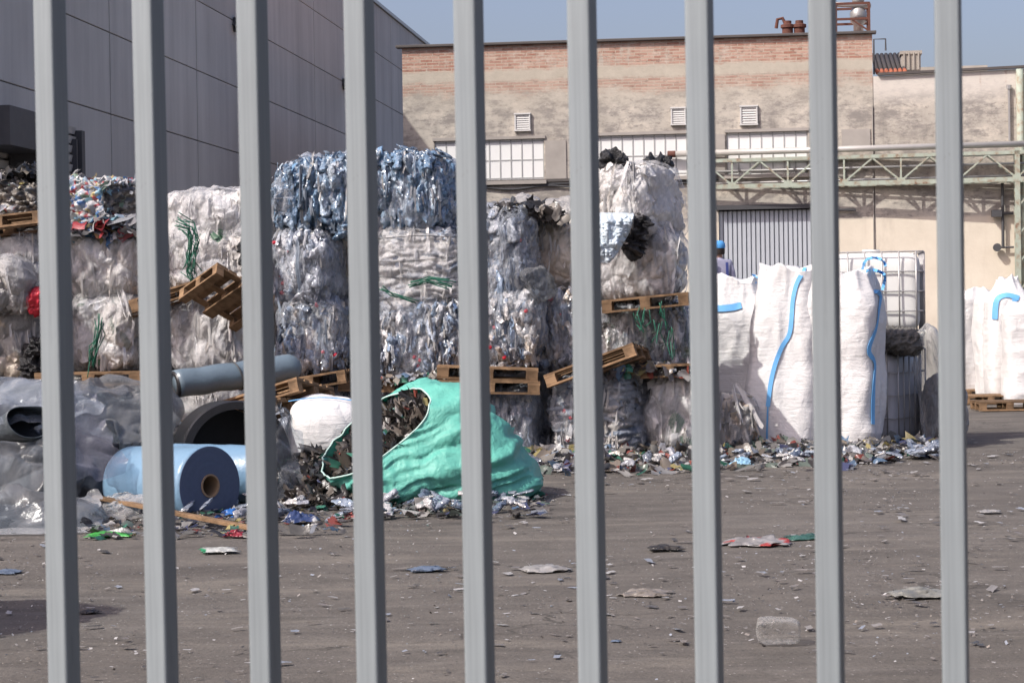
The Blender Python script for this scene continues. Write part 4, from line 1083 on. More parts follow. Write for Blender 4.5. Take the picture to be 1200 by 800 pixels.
def big_bag(box, Y, label, seed, rot=0, top=.55, shoulder=.74, lean=0.0, straps=(), loops=(), depth=None, wr=.0045, res=110, peak=(0, 0), waist=.0, strapmat='strap_blue', group='white big bags standing in the yard'):
    x0, y0, x1, y1 = box; ppm = FPX / Y; w = (x1 - x0) / ppm; h = (y1 - y0) / ppm; d = depth or w * .95
    c = P((x0 + x1) / 2, y1, Y); zb = max(0.0, c.z); base = Vector((c.x, Y + d / 2, zb)); h = P((x0 + x1) / 2, y0, Y + d * .4).z - zb
    nt, nz = res, int(res * 1.5); th = np.linspace(0, 2 * np.pi, nt, endpoint=False); tz = np.concatenate([np.linspace(0, 1, nz), np.full(6, 1.0)])
    T, Zt = np.meshgrid(th, tz, indexing='ij'); cap = np.concatenate([np.ones(nz), np.linspace(.86, .0, 6)])[None].repeat(nt, 0)
    ca, sa = np.cos(T), np.sin(T); ex = 4.2 - 2.0 * np.clip((Zt - shoulder) / (1 - shoulder), 0, 1)
    rr = (np.abs(ca) ** ex + np.abs(sa) ** ex) ** (-1 / ex)
    p0 = np.stack([ca.ravel() * 1.2 + seed, sa.ravel() * 1.2, Zt.ravel() * 2.2], 1)
    prof = 1.0 - .10 * np.exp(-Zt / .05) + .05 * np.sin(Zt * 5 + seed) - waist * np.exp(-((Zt - .5) / .09) ** 2)
    s = np.clip((Zt - shoulder) / (1 - shoulder), 0, 1); s = s * s * (3 - 2 * s)
    prof = prof * (1 - (1 - top) * s)
    fold = (.10 * fbm(p0 * 1.5, 3, seed) + .03 * ridge(p0 * [1.5, 1.5, 2.2], seed + 12)).reshape(T.shape) + (.25 + .75 * s) * (.07 * ridge(p0 * [2.6, 2.6, 1.1], seed + 5).reshape(T.shape) * s ** .5 + .04 * fbm(p0 * [3, 3, 2.2], 3, seed + 6).reshape(T.shape))
    hor = (ridge(p0 * [1.3, 1.3, 15], seed + 2) * .6 + ridge(p0 * [2.0, 2.0, 31], seed + 3) * .4).reshape(T.shape)
    msk = np.clip(.75 + .8 * vnoise(p0 * [1, 1, 1.5], seed + 7).reshape(T.shape), .1, 1.4) * (1 - .6 * s)
    rad = rr * prof * (1 + fold) * cap
    X = ca * rad * w / 2 * .97 + hor * ca * msk * wr; Yy = sa * rad * d / 2 * .97 + hor * sa * msk * wr
    lx = lean * (Zt ** 2); X = X + lx + peak[0] * s; Yy = Yy + peak[1] * s
    tp = (.055 * fbm(p0 * [1.5, 1.5, .01], 2, seed + 9)).reshape(T.shape)
    Z = h * Zt * (1 + tp * s) + (1 - cap) * (-.05 * h) * (top > .4)
    V = np.stack([X.ravel(), Yy.ravel(), Z.ravel()], 1); k = len(tz)
    i = (np.arange(nt)[:, None] * k + np.arange(k - 1)[None]); i2 = ((np.arange(nt)[:, None] + 1) % nt) * k + np.arange(k - 1)[None]
    F = np.stack([i.ravel(), i2.ravel(), i2.ravel() + 1, i.ravel() + 1], 1)
    o = link('big_bag', np_mesh('big_bag', V, F, [M['woven']])); o.location = base; o.rotation_euler = (0, 0, R(rot)); tag(o, label, 'big bag', group)
    Mw = Matrix.Translation(base) @ Matrix.Rotation(R(rot), 4, 'Z'); Mi = Mw.inverted()
    tree = BVHTree.FromPolygons([Mw @ Vector(v) for v in V], [tuple(f) for f in F])
    for (poly, wid) in straps:
        pts = []; nors = []
        for (px, py) in densify(poly, 8):
            hit = tree.ray_cast(CO, ray(px, py).normalized())
            if hit[0] is None:
                nr = tree.find_nearest(P(px, py, Y + .1)); hit = nr
            nn = hit[1] if hit[1].dot(ray(px, py)) < 0 else -hit[1]
            pts.append(Mi @ (hit[0] + nn * .004)); nors.append((Mi.to_3x3() @ nn).normalized())
        for _ in range(3):
            pts = [pts[0]] + [(pts[i - 1] + pts[i] * 2 + pts[i + 1]) / 4 for i in range(1, len(pts) - 1)] + [pts[-1]]
            nors = [nors[0]] + [(nors[i - 1] + nors[i] * 2 + nors[i + 1]).normalized() for i in range(1, len(nors) - 1)] + [nors[-1]]
        pts = [p + n * .008 for p, n in zip(pts, nors)]
        m = MB(); ribbon(m, pts, nors, wid); m.build('strap', M[strapmat], o)
    for poly in loops:                   # lifting loops: ((px,py),...) standing free above the bag
        pts = [Mi @ P(x, y, Y + d * .35 + .1 * math.sin(i)) for i, (x, y) in enumerate(densify(poly, 6))]
        nors = [Vector((.2 * math.sin(i * .4), -1, .25)).normalized() for i in range(len(pts))]
        m = MB(); ribbon(m, pts, nors, .035); m.build('lifting_loop', M[strapmat], o)
    return o
big_bag((826, 326, 906, 545), 24.8, 'white big bag with a slumped open top and blue straps beside the bale stack', 3, rot=-6, top=.66, shoulder=.74, lean=.05,
        straps=((((839, 362), (855, 361), (869, 358)), .085), (((896, 352), (893, 364), (889, 379)), .08)),
        loops=(((883, 322), (886, 334), (890, 342), (897, 334), (908, 326)), ((882, 322), (889, 326), (893, 334), (890, 341))))
big_bag((932, 330, 996, 533), 24.6, 'white big bag standing behind and between the two front ones', 5, rot=-4, top=.7, shoulder=.85)
big_bag((880, 314, 966, 537), 23.4, 'tall white big bag with a wavy blue strap down its front', 7, rot=-16, top=.82, shoulder=.66, lean=.10, waist=.04,
        straps=((((944, 314), (934, 332), (929, 355), (926, 390), (915, 408), (905, 440), (900, 476)), .05), (((900, 476), (899, 505), (899, 528)), .018)))
big_bag((946, 318, 1043, 537), 23.3, 'tall white big bag with a blue right edge in front of the caged tanks', 11, rot=-22, top=.84, shoulder=.80, lean=-.02, waist=.05,
        straps=((((1033, 336), (1029, 362), (1026, 384), (1017, 410), (1024, 424), (1023, 448), (1022, 474), (1022, 497)), .06),),
        loops=(((1010, 320), (1014, 306), (1024, 302), (1034, 305), (1038, 312)), ((1012, 322), (1018, 316), (1030, 318), (1037, 324), (1034, 340))))
GB = 'far white big bags by the factory wall'
big_bag((1118, 340, 1166, 467), 37.6, 'white far big bag with grey ties standing leftmost by the cream factory wall', 21, rot=5, top=.75, shoulder=.9, res=64, group=GB, strapmat='strap_dark', straps=((((1158, 343), (1161, 358), (1162, 370)), .05),))
big_bag((1148, 340, 1188, 474), 36.6, 'white far big bag with a dark hanging tag, second from the left by the wall', 23, rot=8, top=.72, shoulder=.88, res=64, group=GB, strapmat='strap_dark', straps=((((1156, 352), (1155, 370)), .07),))
big_bag((1161, 326, 1214, 480), 35.4, 'white far big bag tied with blue straps beside the green post', 25, rot=3, top=.5, shoulder=.80, res=64, group=GB, straps=((((1166, 374), (1168, 352), (1180, 346), (1194, 350)), .10), (((1190, 348), (1186, 360), (1182, 374)), .08)))
big_bag((1182, 352, 1240, 486), 34.4, 'white far big bag cut by the right edge, nearest of those by the wall', 27, rot=-4, top=.7, shoulder=.86, res=64, group=GB)
for i, (px, py, Y) in enumerate(((1142, 469, 38.2), (1172, 476, 36.6), (1198, 484, 35.2))):
    g = G(px, py); pallet((g.x, g.y + 1.1, .006), (0, 0, R(8 - 5 * i)), ('pallet under the leftmost far white bag', 'pallet under the second far white bag', 'pallet under the far white bag with blue straps')[i], sx=.8)
g = G(976, 530); pallet((g.x, g.y + .30, .006), (0, 0, R(-6)), 'pallet under the tall white bag with the blue right edge')

# ================================================================== IBC TANKS
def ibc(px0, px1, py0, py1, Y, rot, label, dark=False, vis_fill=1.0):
    w = 1.2; d = 1.0; ppm = FPX / Y; h = (py1 - py0) / ppm; c = P((px0 + px1) / 2, py1, Y)
    o = empty('caged_tank', (c.x, Y + d / 2 + .1, c.z), R(rot), label, 'tank', 'caged white liquid tanks')
    V, F, N, S = superbox((w - .06, d - .06, h * vis_fill - .06), .06, 9)
    V = V + N * (.008 * fbm(V / .3, 2, 3))[:, None]; V[:, 2] += h * vis_fill / 2
    link('bottle', np_mesh('bottle', V, F, [M['ibc_shade' if dark else 'ibc']]), o)
    m = MB(); r = .010
    nv = 6; nh = 5
    for k in range(nh):
        z = .03 + (h - .05) * k / (nh - 1)
        cr = .08; pts = []
        for (sx, sy, a0) in ((1, -1, -90), (1, 1, 0), (-1, 1, 90), (-1, -1, 180)):
            for q in range(4):
                a = R(a0 + 90 * q / 3); pts.append((sx * (w / 2 - cr) + cr * math.cos(a), sy * (d / 2 - cr) + cr * math.sin(a), z))
        m.tube(pts, r, 6, closed=True)
    for k in range(nv):
        x = -w / 2 + .09 + (w - .18) * k / (nv - 1)
        for y in (-d / 2 - .012, d / 2 + .012): m.tube([(x, y, .03), (x, y, h - .02)], r, 6)
    for k in range(6):
        y = -d / 2 + .09 + (d - .18) * k / 5
        for x in (-w / 2 - .012, w / 2 + .012): m.tube([(x, y, .03), (x, y, h - .02)], r, 6)
    m.build('cage', M['tin'], o, smooth=True)
    m = MB(); m.box((0, 0, -.02), (w, d, .03))
    for x in (-w / 2 + .07, 0, w / 2 - .07):
        for y in (-d / 2 + .06, d / 2 - .06): m.box((x, y, -.085), (.12, .1, .1))
    m.box((0, -d / 2 + .06, -.14), (w, .1, .02)); m.box((0, d / 2 - .06, -.14), (w, .1, .02))
    m.build('skid', M['tin'], o)
    m = MB(); m.lathe([(0, h * vis_fill + .02), (.11, h * vis_fill + .02), (.11, h * vis_fill - .03)], 24); m.build('lid', M['black' if dark else 'ibc'], o)
    return o
ibc(972, 1092, 293, 391, 24.7, -7, 'white caged tank stacked on top behind the white sacks')
ibc(968, 1082, 408, 520, 24.5, -34, 'shade darkened half empty caged tank at ground level beside the tall white sack', dark=True, vis_fill=.97)
lump((1030, 386, 1082, 414), 24.2, .8, 'dark_cloth', 'dark grey sheet lying on the lower caged tank', 'dark_sheet', 'sheet', amp=.05, cell=.3, n=4, crumple=.035, tilt=6)
o = lump((1078, 384, 1104, 520), 24.2, .4, 'clearfilm', 'clear film bundle hanging at the right side of the caged tanks', 'film_bundle', 'plastic film', pal='grey', amp=.06, cell=.16, stretch=(1, 1, 2.5), ridge_amp=.05)
lump((1084, 440, 1140, 528), 24.6, .6, 'film', 'crumpled grey film sack on the ground behind the right fence bar', 'film_sack', 'plastic film', pal='grey', amp=.07, cell=.2)

# ================================================================== PLATFORM AND WORKER
def worker():
    top = P(846, 283, 35.0); hgt = 1.78; zf = top.z - hgt; x = top.x - .06
    pl = empty('loading_platform', (x + .8, 36.4, 0), FANG, 'low concrete loading platform in front of the grey corrugated gate', 'platform')
    m = MB(); m.box((0, 0, zf / 2 - .02), (4.2, 3.6, zf - .04)); m.build('slab', M['conc'], pl, bevel=.02)
    m = MB(); m.box((0, -1.82, zf - .06), (4.2, .05, .12)); m.build('edge_angle', M['dark_steel'], pl)
    jac = plain('lavender_work_jacket', (.36, .36, .47), .8, .15, 12, .6, bd=.01); trs = plain('navy_trousers', (.05, .06, .10), .85); skin = plain('skin', (.45, .27, .20), .6, .08)
    me = bpy.data.meshes.new('person')
    J = {'pel': (0, 0, .96), 'waist': (0, 0, 1.10), 'chest': (0, .01, 1.30), 'neckb': (0, .0, 1.46), 'neck': (0, -.01, 1.53), 'head': (0, -.02, 1.62), 'crown': (0, -.02, 1.73),
         'shl': (-.19, 0, 1.42), 'ell': (-.25, .03, 1.14), 'wrl': (-.24, -.06, .90), 'hal': (-.235, -.09, .80),
         'shr': (.19, 0, 1.42), 'elr': (.25, .03, 1.14), 'wrr': (.24, -.06, .90), 'har': (.235, -.09, .80),
         'hpl': (-.10, 0, .90), 'knl': (-.11, -.02, .50), 'anl': (-.11, .01, .09), 'tol': (-.12, -.16, .035),
         'hpr': (.10, 0, .90), 'knr': (.11, -.02, .50), 'anr': (.11, .01, .09), 'tor': (.12, -.16, .035)}
    RA = {'pel': (.17, .13), 'waist': (.165, .125), 'chest': (.19, .135), 'neckb': (.10, .09), 'neck': (.06, .06), 'head': (.085, .10), 'crown': (.07, .085),
          'shl': .075, 'ell': .055, 'wrl': .04, 'hal': .038, 'shr': .075, 'elr': .055, 'wrr': .04, 'har': .038, 'hpl': .10, 'knl': .07, 'anl': .05, 'tol': .042, 'hpr': .10, 'knr': .07, 'anr': .05, 'tor': .042}
    E = [('pel', 'waist'), ('waist', 'chest'), ('chest', 'neckb'), ('neckb', 'neck'), ('neck', 'head'), ('head', 'crown'), ('chest', 'shl'), ('shl', 'ell'), ('ell', 'wrl'), ('wrl', 'hal'), ('chest', 'shr'), ('shr', 'elr'), ('elr', 'wrr'), ('wrr', 'har'),
         ('pel', 'hpl'), ('hpl', 'knl'), ('knl', 'anl'), ('anl', 'tol'), ('pel', 'hpr'), ('hpr', 'knr'), ('knr', 'anr'), ('anr', 'tor')]
    ks = list(J); verts = [J[k] for k in ks]; edges = [(ks.index(a), ks.index(b)) for a, b in E]; rad = [RA[k] if isinstance(RA[k], tuple) else (RA[k],) * 2 for k in ks]
    for side, hn, sx in (('l', 'hal', -1), ('r', 'har', 1)):     # five fingers rooted in the palm
        hx, hy, hz = J[hn]
        for f, (dy, ln) in enumerate(((-.035, .075), (-.012, .088), (.010, .082), (.030, .065))):
            i = len(verts); verts += [(hx, hy + dy * .8, hz - .02), (hx + sx * .004, hy + dy - .005, hz - .03 - ln * .55), (hx - sx * .012, hy + dy - .018, hz - .03 - ln)]; rad += [(.012, .012), (.010, .010), (.008, .008)]
            edges += [(ks.index(hn), i), (i, i + 1), (i + 1, i + 2)]
        i = len(verts); verts += [(hx - sx * .01, hy - .045, hz + .02), (hx - sx * .02, hy - .075, hz - .025)]; rad += [(.013, .013), (.010, .010)]; edges += [(ks.index(hn), i), (i, i + 1)]
    me.from_pydata(verts, edges, [])
    o = link('person', me); o.modifiers.new('skin', 'SKIN'); 
    for v, r in zip(me.skin_vertices[0].data, rad): v.radius = r
    me.skin_vertices[0].data[0].use_root = True
    s = o.modifiers.new('sub', 'SUBSURF'); s.levels = 2; s.render_levels = 2
    dg = bpy.context.evaluated_depsgraph_get(); em = bpy.data.meshes.new_from_object(o.evaluated_get(dg)); bpy.data.objects.remove(o)
    co = np.empty(len(em.vertices) * 3); em.vertices.foreach_get('co', co); co = co.reshape(-1, 3)
    em.materials.clear()
    for mm in (jac, trs, skin): em.materials.append(mm)
    for p in em.polygons:
        z = p.center.z; ax = abs(p.center.x)
        p.material_index = 2 if (z > 1.50 or (ax > .18 and z < .89)) else (0 if z > .93 or ax > .18 else 1); p.use_smooth = True
    o = link('person', em); o.location = (x, 35.0, zf); o.rotation_euler = (0, 0, R(180 + 12))
    tag(o, 'person seen from behind in blue cap and lavender jacket, standing by the grey gate', 'person')
    m = MB(); m.lathe([(.112, 1.665), (.118, 1.70), (.108, 1.755), (.07, 1.79), (0, 1.80)], 24); m.box((0, -.15, 1.672), (.15, .12, .012), (R(8), 0, 0)); cap = m.build('cap', plain('blue_cap_cloth', (.08, .32, .68), .8), o, smooth=True)
    m = MB(); m.lathe([(.100, 1.56), (.108, 1.60), (.108, 1.662)], 20); m.build('hair', plain('dark_hair', (.03, .022, .018), .7), o, smooth=True)
    m = MB(); m.box((-.105, .145, 1.24), (.045, .012, .36), (R(3), 0, R(6))); m.box((.105, .145, 1.24), (.045, .012, .36), (R(3), 0, R(-6))); m.build('braces', plain('navy_braces', (.06, .08, .26), .8), o)
worker()

# ================================================================== GREEN SACK
def green_sack():
    Y = 18.0
    # rings along the sack: (centre px, "up" half axis px (dx,dy), depth half (m), centre depth offset)
    rings = [((640, 574), (4, -10), .06, .55), ((634, 570), (4, -15), .28, .55), ((612, 562), (8, -28), .48, .55), ((580, 549), (15, -44), .60, .56), ((545, 535), (27, -61), .66, .58),
             ((512, 526), (38, -72), .68, .58), ((482, 522), (44, -74), .66, .56), ((458, 518), (50, -68), .60, .48), ((443, 512), (58, -56), .50, .38), ((438, 509), (62, -48), .44, .32)]
    nt = 150; sub = 10; th = np.linspace(0, 2 * np.pi, nt, endpoint=False); rows = []
    dr = densify([(c[0], c[1], a[0], a[1], d, o) for c, a, d, o in rings], sub)
    k = FPX / Y
    for (cx, cy, ax, ay, d, off) in dr:
        c = P(cx, cy, Y) + Vector((0, off, 0)); a = P(cx + ax, cy + ay, Y) - P(cx, cy, Y)
        f = (cx - 438) / 200.0
        b = Vector((-.42 * d * max(0, 1 - f * 2.2), d, .25 * d * max(0, 1 - f * 2.2)))
        ring = []
        for t in th:
            ca, sa = math.cos(t), math.sin(t); e = 2.5; rr = (abs(ca) ** e + abs(sa) ** e) ** (-1 / e)
            ring.append(c + a * (ca * rr * .96) + b * (sa * rr))
        rows.append(ring)
    V = np.array([[tuple(p) for p in r] for r in rows]).reshape(-1, 3); m = len(rows)
    i = np.arange(m - 1)[:, None] * nt + np.arange(nt)[None]; j = np.arange(m - 1)[:, None] * nt + (np.arange(nt)[None] + 1) % nt
    F = np.stack([i.ravel(), j.ravel(), j.ravel() + nt, i.ravel() + nt], 1)
    me = np_mesh('tmp', V, F); N = np.empty(len(V) * 3, np.float32); me.vertices.foreach_get('normal', N); N = N.reshape(-1, 3)
    if ((V - V.mean(0)) * N).sum() < 0: N = -N; F = F[:, ::-1]
    Q = V + .05 * np.stack([vnoise(V / .2, 3 + q) for q in range(3)], 1)
    rot = np.array([[.95, 0, -.31], [0, 1, 0], [.31, 0, .95]]); Qr = Q @ rot
    disp = .042 * ridge(Qr / [1.1, .9, .17], 4) + .022 * ridge(Qr / [.7, .5, .07], 5) + .010 * ridge(Qr / [.09, .2, .5], 6) + .008 * ridge(Qr / [.4, .3, .03], 8) + .04 * fbm(Q / .5, 2, 7)
    V = V + N * (disp - .03)[:, None]
    V[:, 1] -= np.clip(.50 - V[:, 2], 0, .5) * .75 * np.clip(-N[:, 1] * 2 + .4, 0, 1) * np.clip((np.arange(len(V)) // nt) / 30.0, .25, 1)
    V[:, 2] = np.maximum(V[:, 2], .012 + .012 * vnoise(V / .1, 2))
    o = link('green_sack', np_mesh('green_sack', V, F, [M['green_bag']])); s = o.modifiers.new('thick', 'SOLIDIFY'); s.thickness = .006; s.offset = -1
    tag(o, 'big turquoise green woven sack lying open with dark scraps spilling out', 'sack')
    rim = V[-nt:]; mb = MB(); mb.tube([Vector(p) for p in rim], .008, 8, closed=True); mb.build('hem', M['seam'], o, smooth=True)
    # contents: mound just inside the rim
    rc = rim.mean(0); rng = np.random.default_rng(3); cnt = 3200
    t = rng.integers(0, nt, cnt); f = np.sqrt(rng.random(cnt)) * .97; nin = np.array(V[-nt * 14: -nt * 13].mean(0) - rc); nin /= np.linalg.norm(nin)
    p = rc + (rim[t] - rc) * (f * .9)[:, None] + nin * (.16 - .14 * (1 - f ** 2) * rng.random(cnt))[:, None]
    V2, F2, C2 = flakes_data(p, np.tile(-nin, (cnt, 1)), rng.uniform(.018, .07, cnt), pick('vdark', rng.random(cnt)), 9, aspect=5.5, curl=.8, lift=.7)
    sel = rng.random(cnt) < .28; C = pick('litter', rng.random(cnt)); 
    C2 = C2.reshape(cnt, -1, 3); C2[sel] = C[sel][:, None]; C2 = C2.reshape(-1, 3)
    tr = np.linspace(0, 1, 8); Vb = []; 
    for q in tr: Vb.append(rc + (rim - rc) * (1 - q) + nin * (.22 - .12 * q))
    Vb = np.concatenate(Vb); n8 = 8; i = np.arange(n8 - 1)[:, None] * nt + np.arange(nt)[None]; j = np.arange(n8 - 1)[:, None] * nt + (np.arange(nt)[None] + 1) % nt
    Fb = np.stack([i.ravel(), j.ravel(), j.ravel() + nt, i.ravel() + nt], 1)
    Vb += .04 * np.stack([vnoise(Vb / .07, 60 + q) for q in range(3)], 1)
    VV = np.concatenate([V2, Vb]); FF = np.concatenate([F2, Fb + len(V2)]); CC = np.concatenate([C2, np.tile([.05, .045, .04], (len(Vb), 1))])
    c = link('scrap_heap', np_mesh('scrap_heap', VV, FF, [M['flake']], CC)); tag(c, 'heap of dark mixed plastic scraps inside the open green sack', 'scrap heap')
    # folded lip of the mouth
    return o
green_sack()

# lying white sack
_seed[0] = 900
o = lump((334, 466, 424, 556), 20.0, .9, 'woven', 'white sack lying slumped between the bales and the green sack', 'white_sack', 'sack', amp=.035, cell=.4, n=3.2)
mm = MB()
mm.build  # (no extra parts)
def sack_hem():
    pts = [Vector(P(338 + (418 - 338) * k / 20, 470 - 4.5 * math.sin(math.pi * k / 20), 20.15)) - o.location for k in range(21)]
    m = MB(); m.tube(pts, .006, 6); m.build('hem', M['strap_blue'], o, smooth=True)
sack_hem()

# spilled dark scraps between roll and green sack
def spill():
    rng = np.random.default_rng(77); cnt = 4200
    pts = []; 
    for k in range(cnt):
        px = rng.triangular(322, 366, 420); Y = rng.uniform(17.6, 19.8); x = (px - 600) / FPX * Y
        hmax = max(0.0, 1 - abs(px - 366) / 60) * .46 * (1 - abs(Y - 19.0) / 1.6); pts.append((x, Y, rng.uniform(0, max(.03, hmax))))
    p = np.array(pts); col = pick('vdark', rng.random(cnt)); s = rng.random(cnt) < .10; col[s] = pick('litter', rng.random(cnt))[s]
    V, F, C = flakes_data(p, np.tile([0, -.4, 1.0], (cnt, 1)), rng.uniform(.018, .075, cnt), col, 5, aspect=5, curl=.8, lift=.5)
    nx, ny = 40, 24; x = np.linspace(-2.35, -.95, nx); y = np.linspace(17.6, 20.2, ny); X, Y = np.meshgrid(x, y, indexing='ij')
    Z = .40 * np.exp(-((X + 1.82) / .42) ** 2 - ((Y - 19.1) / .7) ** 2) - .02; Vm = np.stack([X.ravel(), Y.ravel(), Z.ravel()], 1); Vm += .05 * np.stack([vnoise(Vm / .1, 8 + q) for q in range(3)], 1)
    i = (np.arange(nx - 1)[:, None] * ny + np.arange(ny - 1)[None]).ravel(); Fm = np.stack([i, i + ny, i + ny + 1, i + 1], 1)
    o = link('scrap_heap', np_mesh('scrap_heap', np.concatenate([V, Vm]), np.concatenate([F, Fm + len(V)]), [M['flake']], np.concatenate([C, np.tile([.04, .037, .034], (len(Vm), 1))])))
    tag(o, 'heap of dark shredded scraps spilled between the black ring and the green sack', 'scrap heap')
spill()

# ================================================================== FILM ROLLS, TUBES, SHEETS (left)
def axis_matrix(d):
    return Vector(d).normalized().to_track_quat('Z', 'Y').to_matrix()
def film_roll(end_px, Y, r, length, d, label, mats, core=.10, loc=None, tilt=0):
    c = P(end_px[0], end_px[1], Y) if loc is None else Vector(loc)
    A = axis_matrix(d); o = empty('film_roll', c, 0, label, 'film roll')
    m = MB(); prof = [(r * .995, 0.0)] + [(r * (1 + .006 * math.sin(k * 1.7) + .004 * math.sin(k * 4.1)), -length * k / 14) for k in range(15)] + [(r * .9, -length - .004), (core, -length)]
    m.lathe(prof, 72, A); m.build('wound_film', mats[0], o, smooth=True)
    m = MB(); m.lathe([(r * .995, .001)] + [(r * .99 + (core - r * .99) * k / 9, .003 + .0006 * math.sin(k * 2.3)) for k in range(10)], 72, A); m.build('roll_face', mats[1], o)
    m = MB(); m.lathe([(core, .012), (core, -length), (core * .86, -length), (core * .86, .012)], 32, A, closed=True); m.build('core_tube', M['cardboard'], o, smooth=False)
    return o
g = G(246, 612)
rb = .335; yb = 17.3
film_roll((246, 569), yb, rb, 1.02, (.76, -.65, .03), 'pale blue film roll with its shade darkened end face turned to the fence', (M['bluefilm'], M['bluefilm_end']))
film_roll((312, 556), 18.15, .26, .95, (.97, -.22, -.02), 'pale blue film roll lying behind the one with the visible end face', (M['bluefilm'], M['bluefilm_end']))
def black_ring():
    c = P(278, 534, 18.9); A = axis_matrix((.30, -.95, .02)); o = empty('black_drum', (c.x, c.y, c.z), 0, 'big black hollow drum lying behind the blue rolls', 'drum')
    ro, ri = .50, .43; m = MB(); m.lathe([(ri, 0), (ro, 0), (ro + .012, -.03), (ro, -.06), (ro, -.75), (ri, -.75)], 64, A, closed=True); m.build('shell', M['black'], o, smooth=False)
    m = MB(); m.lathe([(0, -.72), (ri - .002, -.72)], 64, A); m.build('base', M['black'], o)
    return o
black_ring()
def long_tube():
    a = P(206, 450, 20.3); b = P(340, 431, 20.9); m = MB(); n = 24
    pts = [a.lerp(b, k / n) + Vector((0, 0, .006 * math.sin(k * .9))) for k in range(n + 1)]
    d = (b - a).normalized(); rr = [.14 * (1 + .008 * math.sin(k * 1.3)) for k in range(n + 1)]; rr += [.115, .07, .01]; pts += [b + d * .06, b + d * .10, b + d * .115]
    m.tube(pts, rr, 28); o = m.build('film_tube', M['greygloss'], None, smooth=True); tag(o, 'long grey blue tube of rolled film lying across tilted pallets', 'film tube')
    A = axis_matrix(-d); m = MB(); m.lathe([(.14, -.01), (.13, .02), (.105, .03), (.10, -.1), (0, -.1)], 32, A, a); m.build('open_end', M['black'], o, smooth=True)
    m = MB()
    for q in (.52, .62):
        c0 = a.lerp(b, q); A2 = axis_matrix(d + Vector((.25 if q > .6 else -.1, 0, .2))); pts2 = [c0 + A2 @ Vector((math.cos(t) * .152, math.sin(t) * .152, 0)) for t in np.linspace(0, 6.28, 30)[:-1]]; m.tube(pts2, .008, 5, closed=True)
    m.build('tie_cord', M['strap_dark'], o, smooth=True)
long_tube()
pallet_px(204, 494, 300, 463, 19.9, 'tilted pallet propping the long grey tube beside the black drum', yaw=-26, tiltx=-4)
pallet_px(254, 470, 352, 441, 20.4, 'tilted pallet right under the right end of the long grey tube', yaw=-20, tiltx=-10)
lump((120, 500, 330, 600), 20.1, 1.0, 'scrap', 'dark scrap mound behind the blue rolls carrying the tilted pallets', 'scrap_heap', 'scrap heap', pal='dark', amp=.08, cell=.14, n=3)

# thick grey sheets heaped at the far left
def flap(corners, label, seed, mat='clearfilm', pal=(.2, .21, .23), amp=.05, sag=.05, n=70, name='plastic_sheet', cat='plastic sheet', fold=(.5, .12), thick=0):
    A, Bc, Cc, Dc = [np.array(P(*c)) for c in corners]
    u, v = np.meshgrid(np.linspace(0, 1, n), np.linspace(0, 1, n), indexing='ij'); u = u.ravel()[:, None]; v = v.ravel()[:, None]
    p = A * (1 - u) * (1 - v) + Bc * u * (1 - v) + Cc * u * v + Dc * (1 - u) * v
    nr = np.cross(Bc - A, Dc - A); nr /= np.linalg.norm(nr)
    w = .08 * np.stack([vnoise(p / .3, seed + q) for q in range(3)], 1)
    q = np.concatenate([u * np.linalg.norm(Bc - A) + v * .3, v * np.linalg.norm(Dc - A) - u * .25, 0 * u], 1) + w
    d = amp * ridge(q / [fold[0] * 1.4, fold[1] * 1.8, 1], seed) + amp * .5 * ridge(q / [fold[1] * 1.6, fold[0], 1], seed + 1) + amp * .08 * ridge(q / [.07, .25, 1], seed + 2) + amp * .6 * fbm(q / .3, 2, seed + 3)
    p = p + nr * d[:, None]; p[:, 2] -= (sag * 4 * (u * (1 - u)) * (v))[:, 0]
    e = .05 * np.stack([vnoise(p / .12, seed + 20 + k) for k in range(3)], 1) * (1 - 4 * np.minimum(.25, np.minimum(u * (1 - u), v * (1 - v))))
    p = p + e; p[:, 2] = np.maximum(p[:, 2], .01)
    k = (np.arange(n - 1)[:, None] * n + np.arange(n - 1)[None]).ravel(); F = np.stack([k, k + n, k + n + 1, k + 1], 1)
    o = link(name, np_mesh(name, p, F, [M[mat]], np.tile(pal, (len(p), 1))))
    if thick: so_ = o.modifiers.new('thick', 'SOLIDIFY'); so_.thickness = thick
    return tag(o, label, cat)
def sheet(box, Y, depth, label, tilt=0, pal='grey', amp=.05, cell=.5, stretch=(1, 1, 1), ra=.09, mat='clearfilm', n=2.2, rz=0, name='plastic_sheet'):
    o = lump(box, Y, depth, mat, label, name, 'plastic sheet', pal=pal, amp=amp, cell=cell, n=n, stretch=stretch, ridge_amp=ra, tilt=tilt, res=.016, rz=rz)
    me = o.data; co = np.empty(len(me.vertices) * 3, np.float32); me.vertices.foreach_get('co', co); co = co.reshape(-1, 3).astype(float); nn = np.empty(len(co) * 3, np.float32); me.vertices.foreach_get('normal', nn); nn = nn.reshape(-1, 3)
    q = co + .10 * np.stack([vnoise(co / .25, 70 + k) for k in range(3)], 1) + box[0] * .013
    th = box[1] * .7; q = np.stack([q[:, 0] * math.cos(th) + q[:, 2] * math.sin(th), q[:, 1], -q[:, 0] * math.sin(th) + q[:, 2] * math.cos(th)], 1)
    co += nn * (.065 * ridge(q / [1.0, .7, .30], 5) + .010 * ridge(q / [.25, .4, .9], 6) + .003 * ridge(q / [.3, .2, .08], 7) - .03)[:, None]
    me.vertices.foreach_set('co', co.astype(np.float32).ravel()); me.update()
    return o
PAL['sheetblue'] = [(.18, .20, .235), (.22, .245, .27)]
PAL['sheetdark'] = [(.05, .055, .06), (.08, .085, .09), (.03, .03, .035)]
sheet((-110, 440, 128, 560), 18.6, 1.2, 'thick grey see-through sheet heaped highest at the left edge', 8, 'sheetblue', stretch=(2.4, 1, .8))
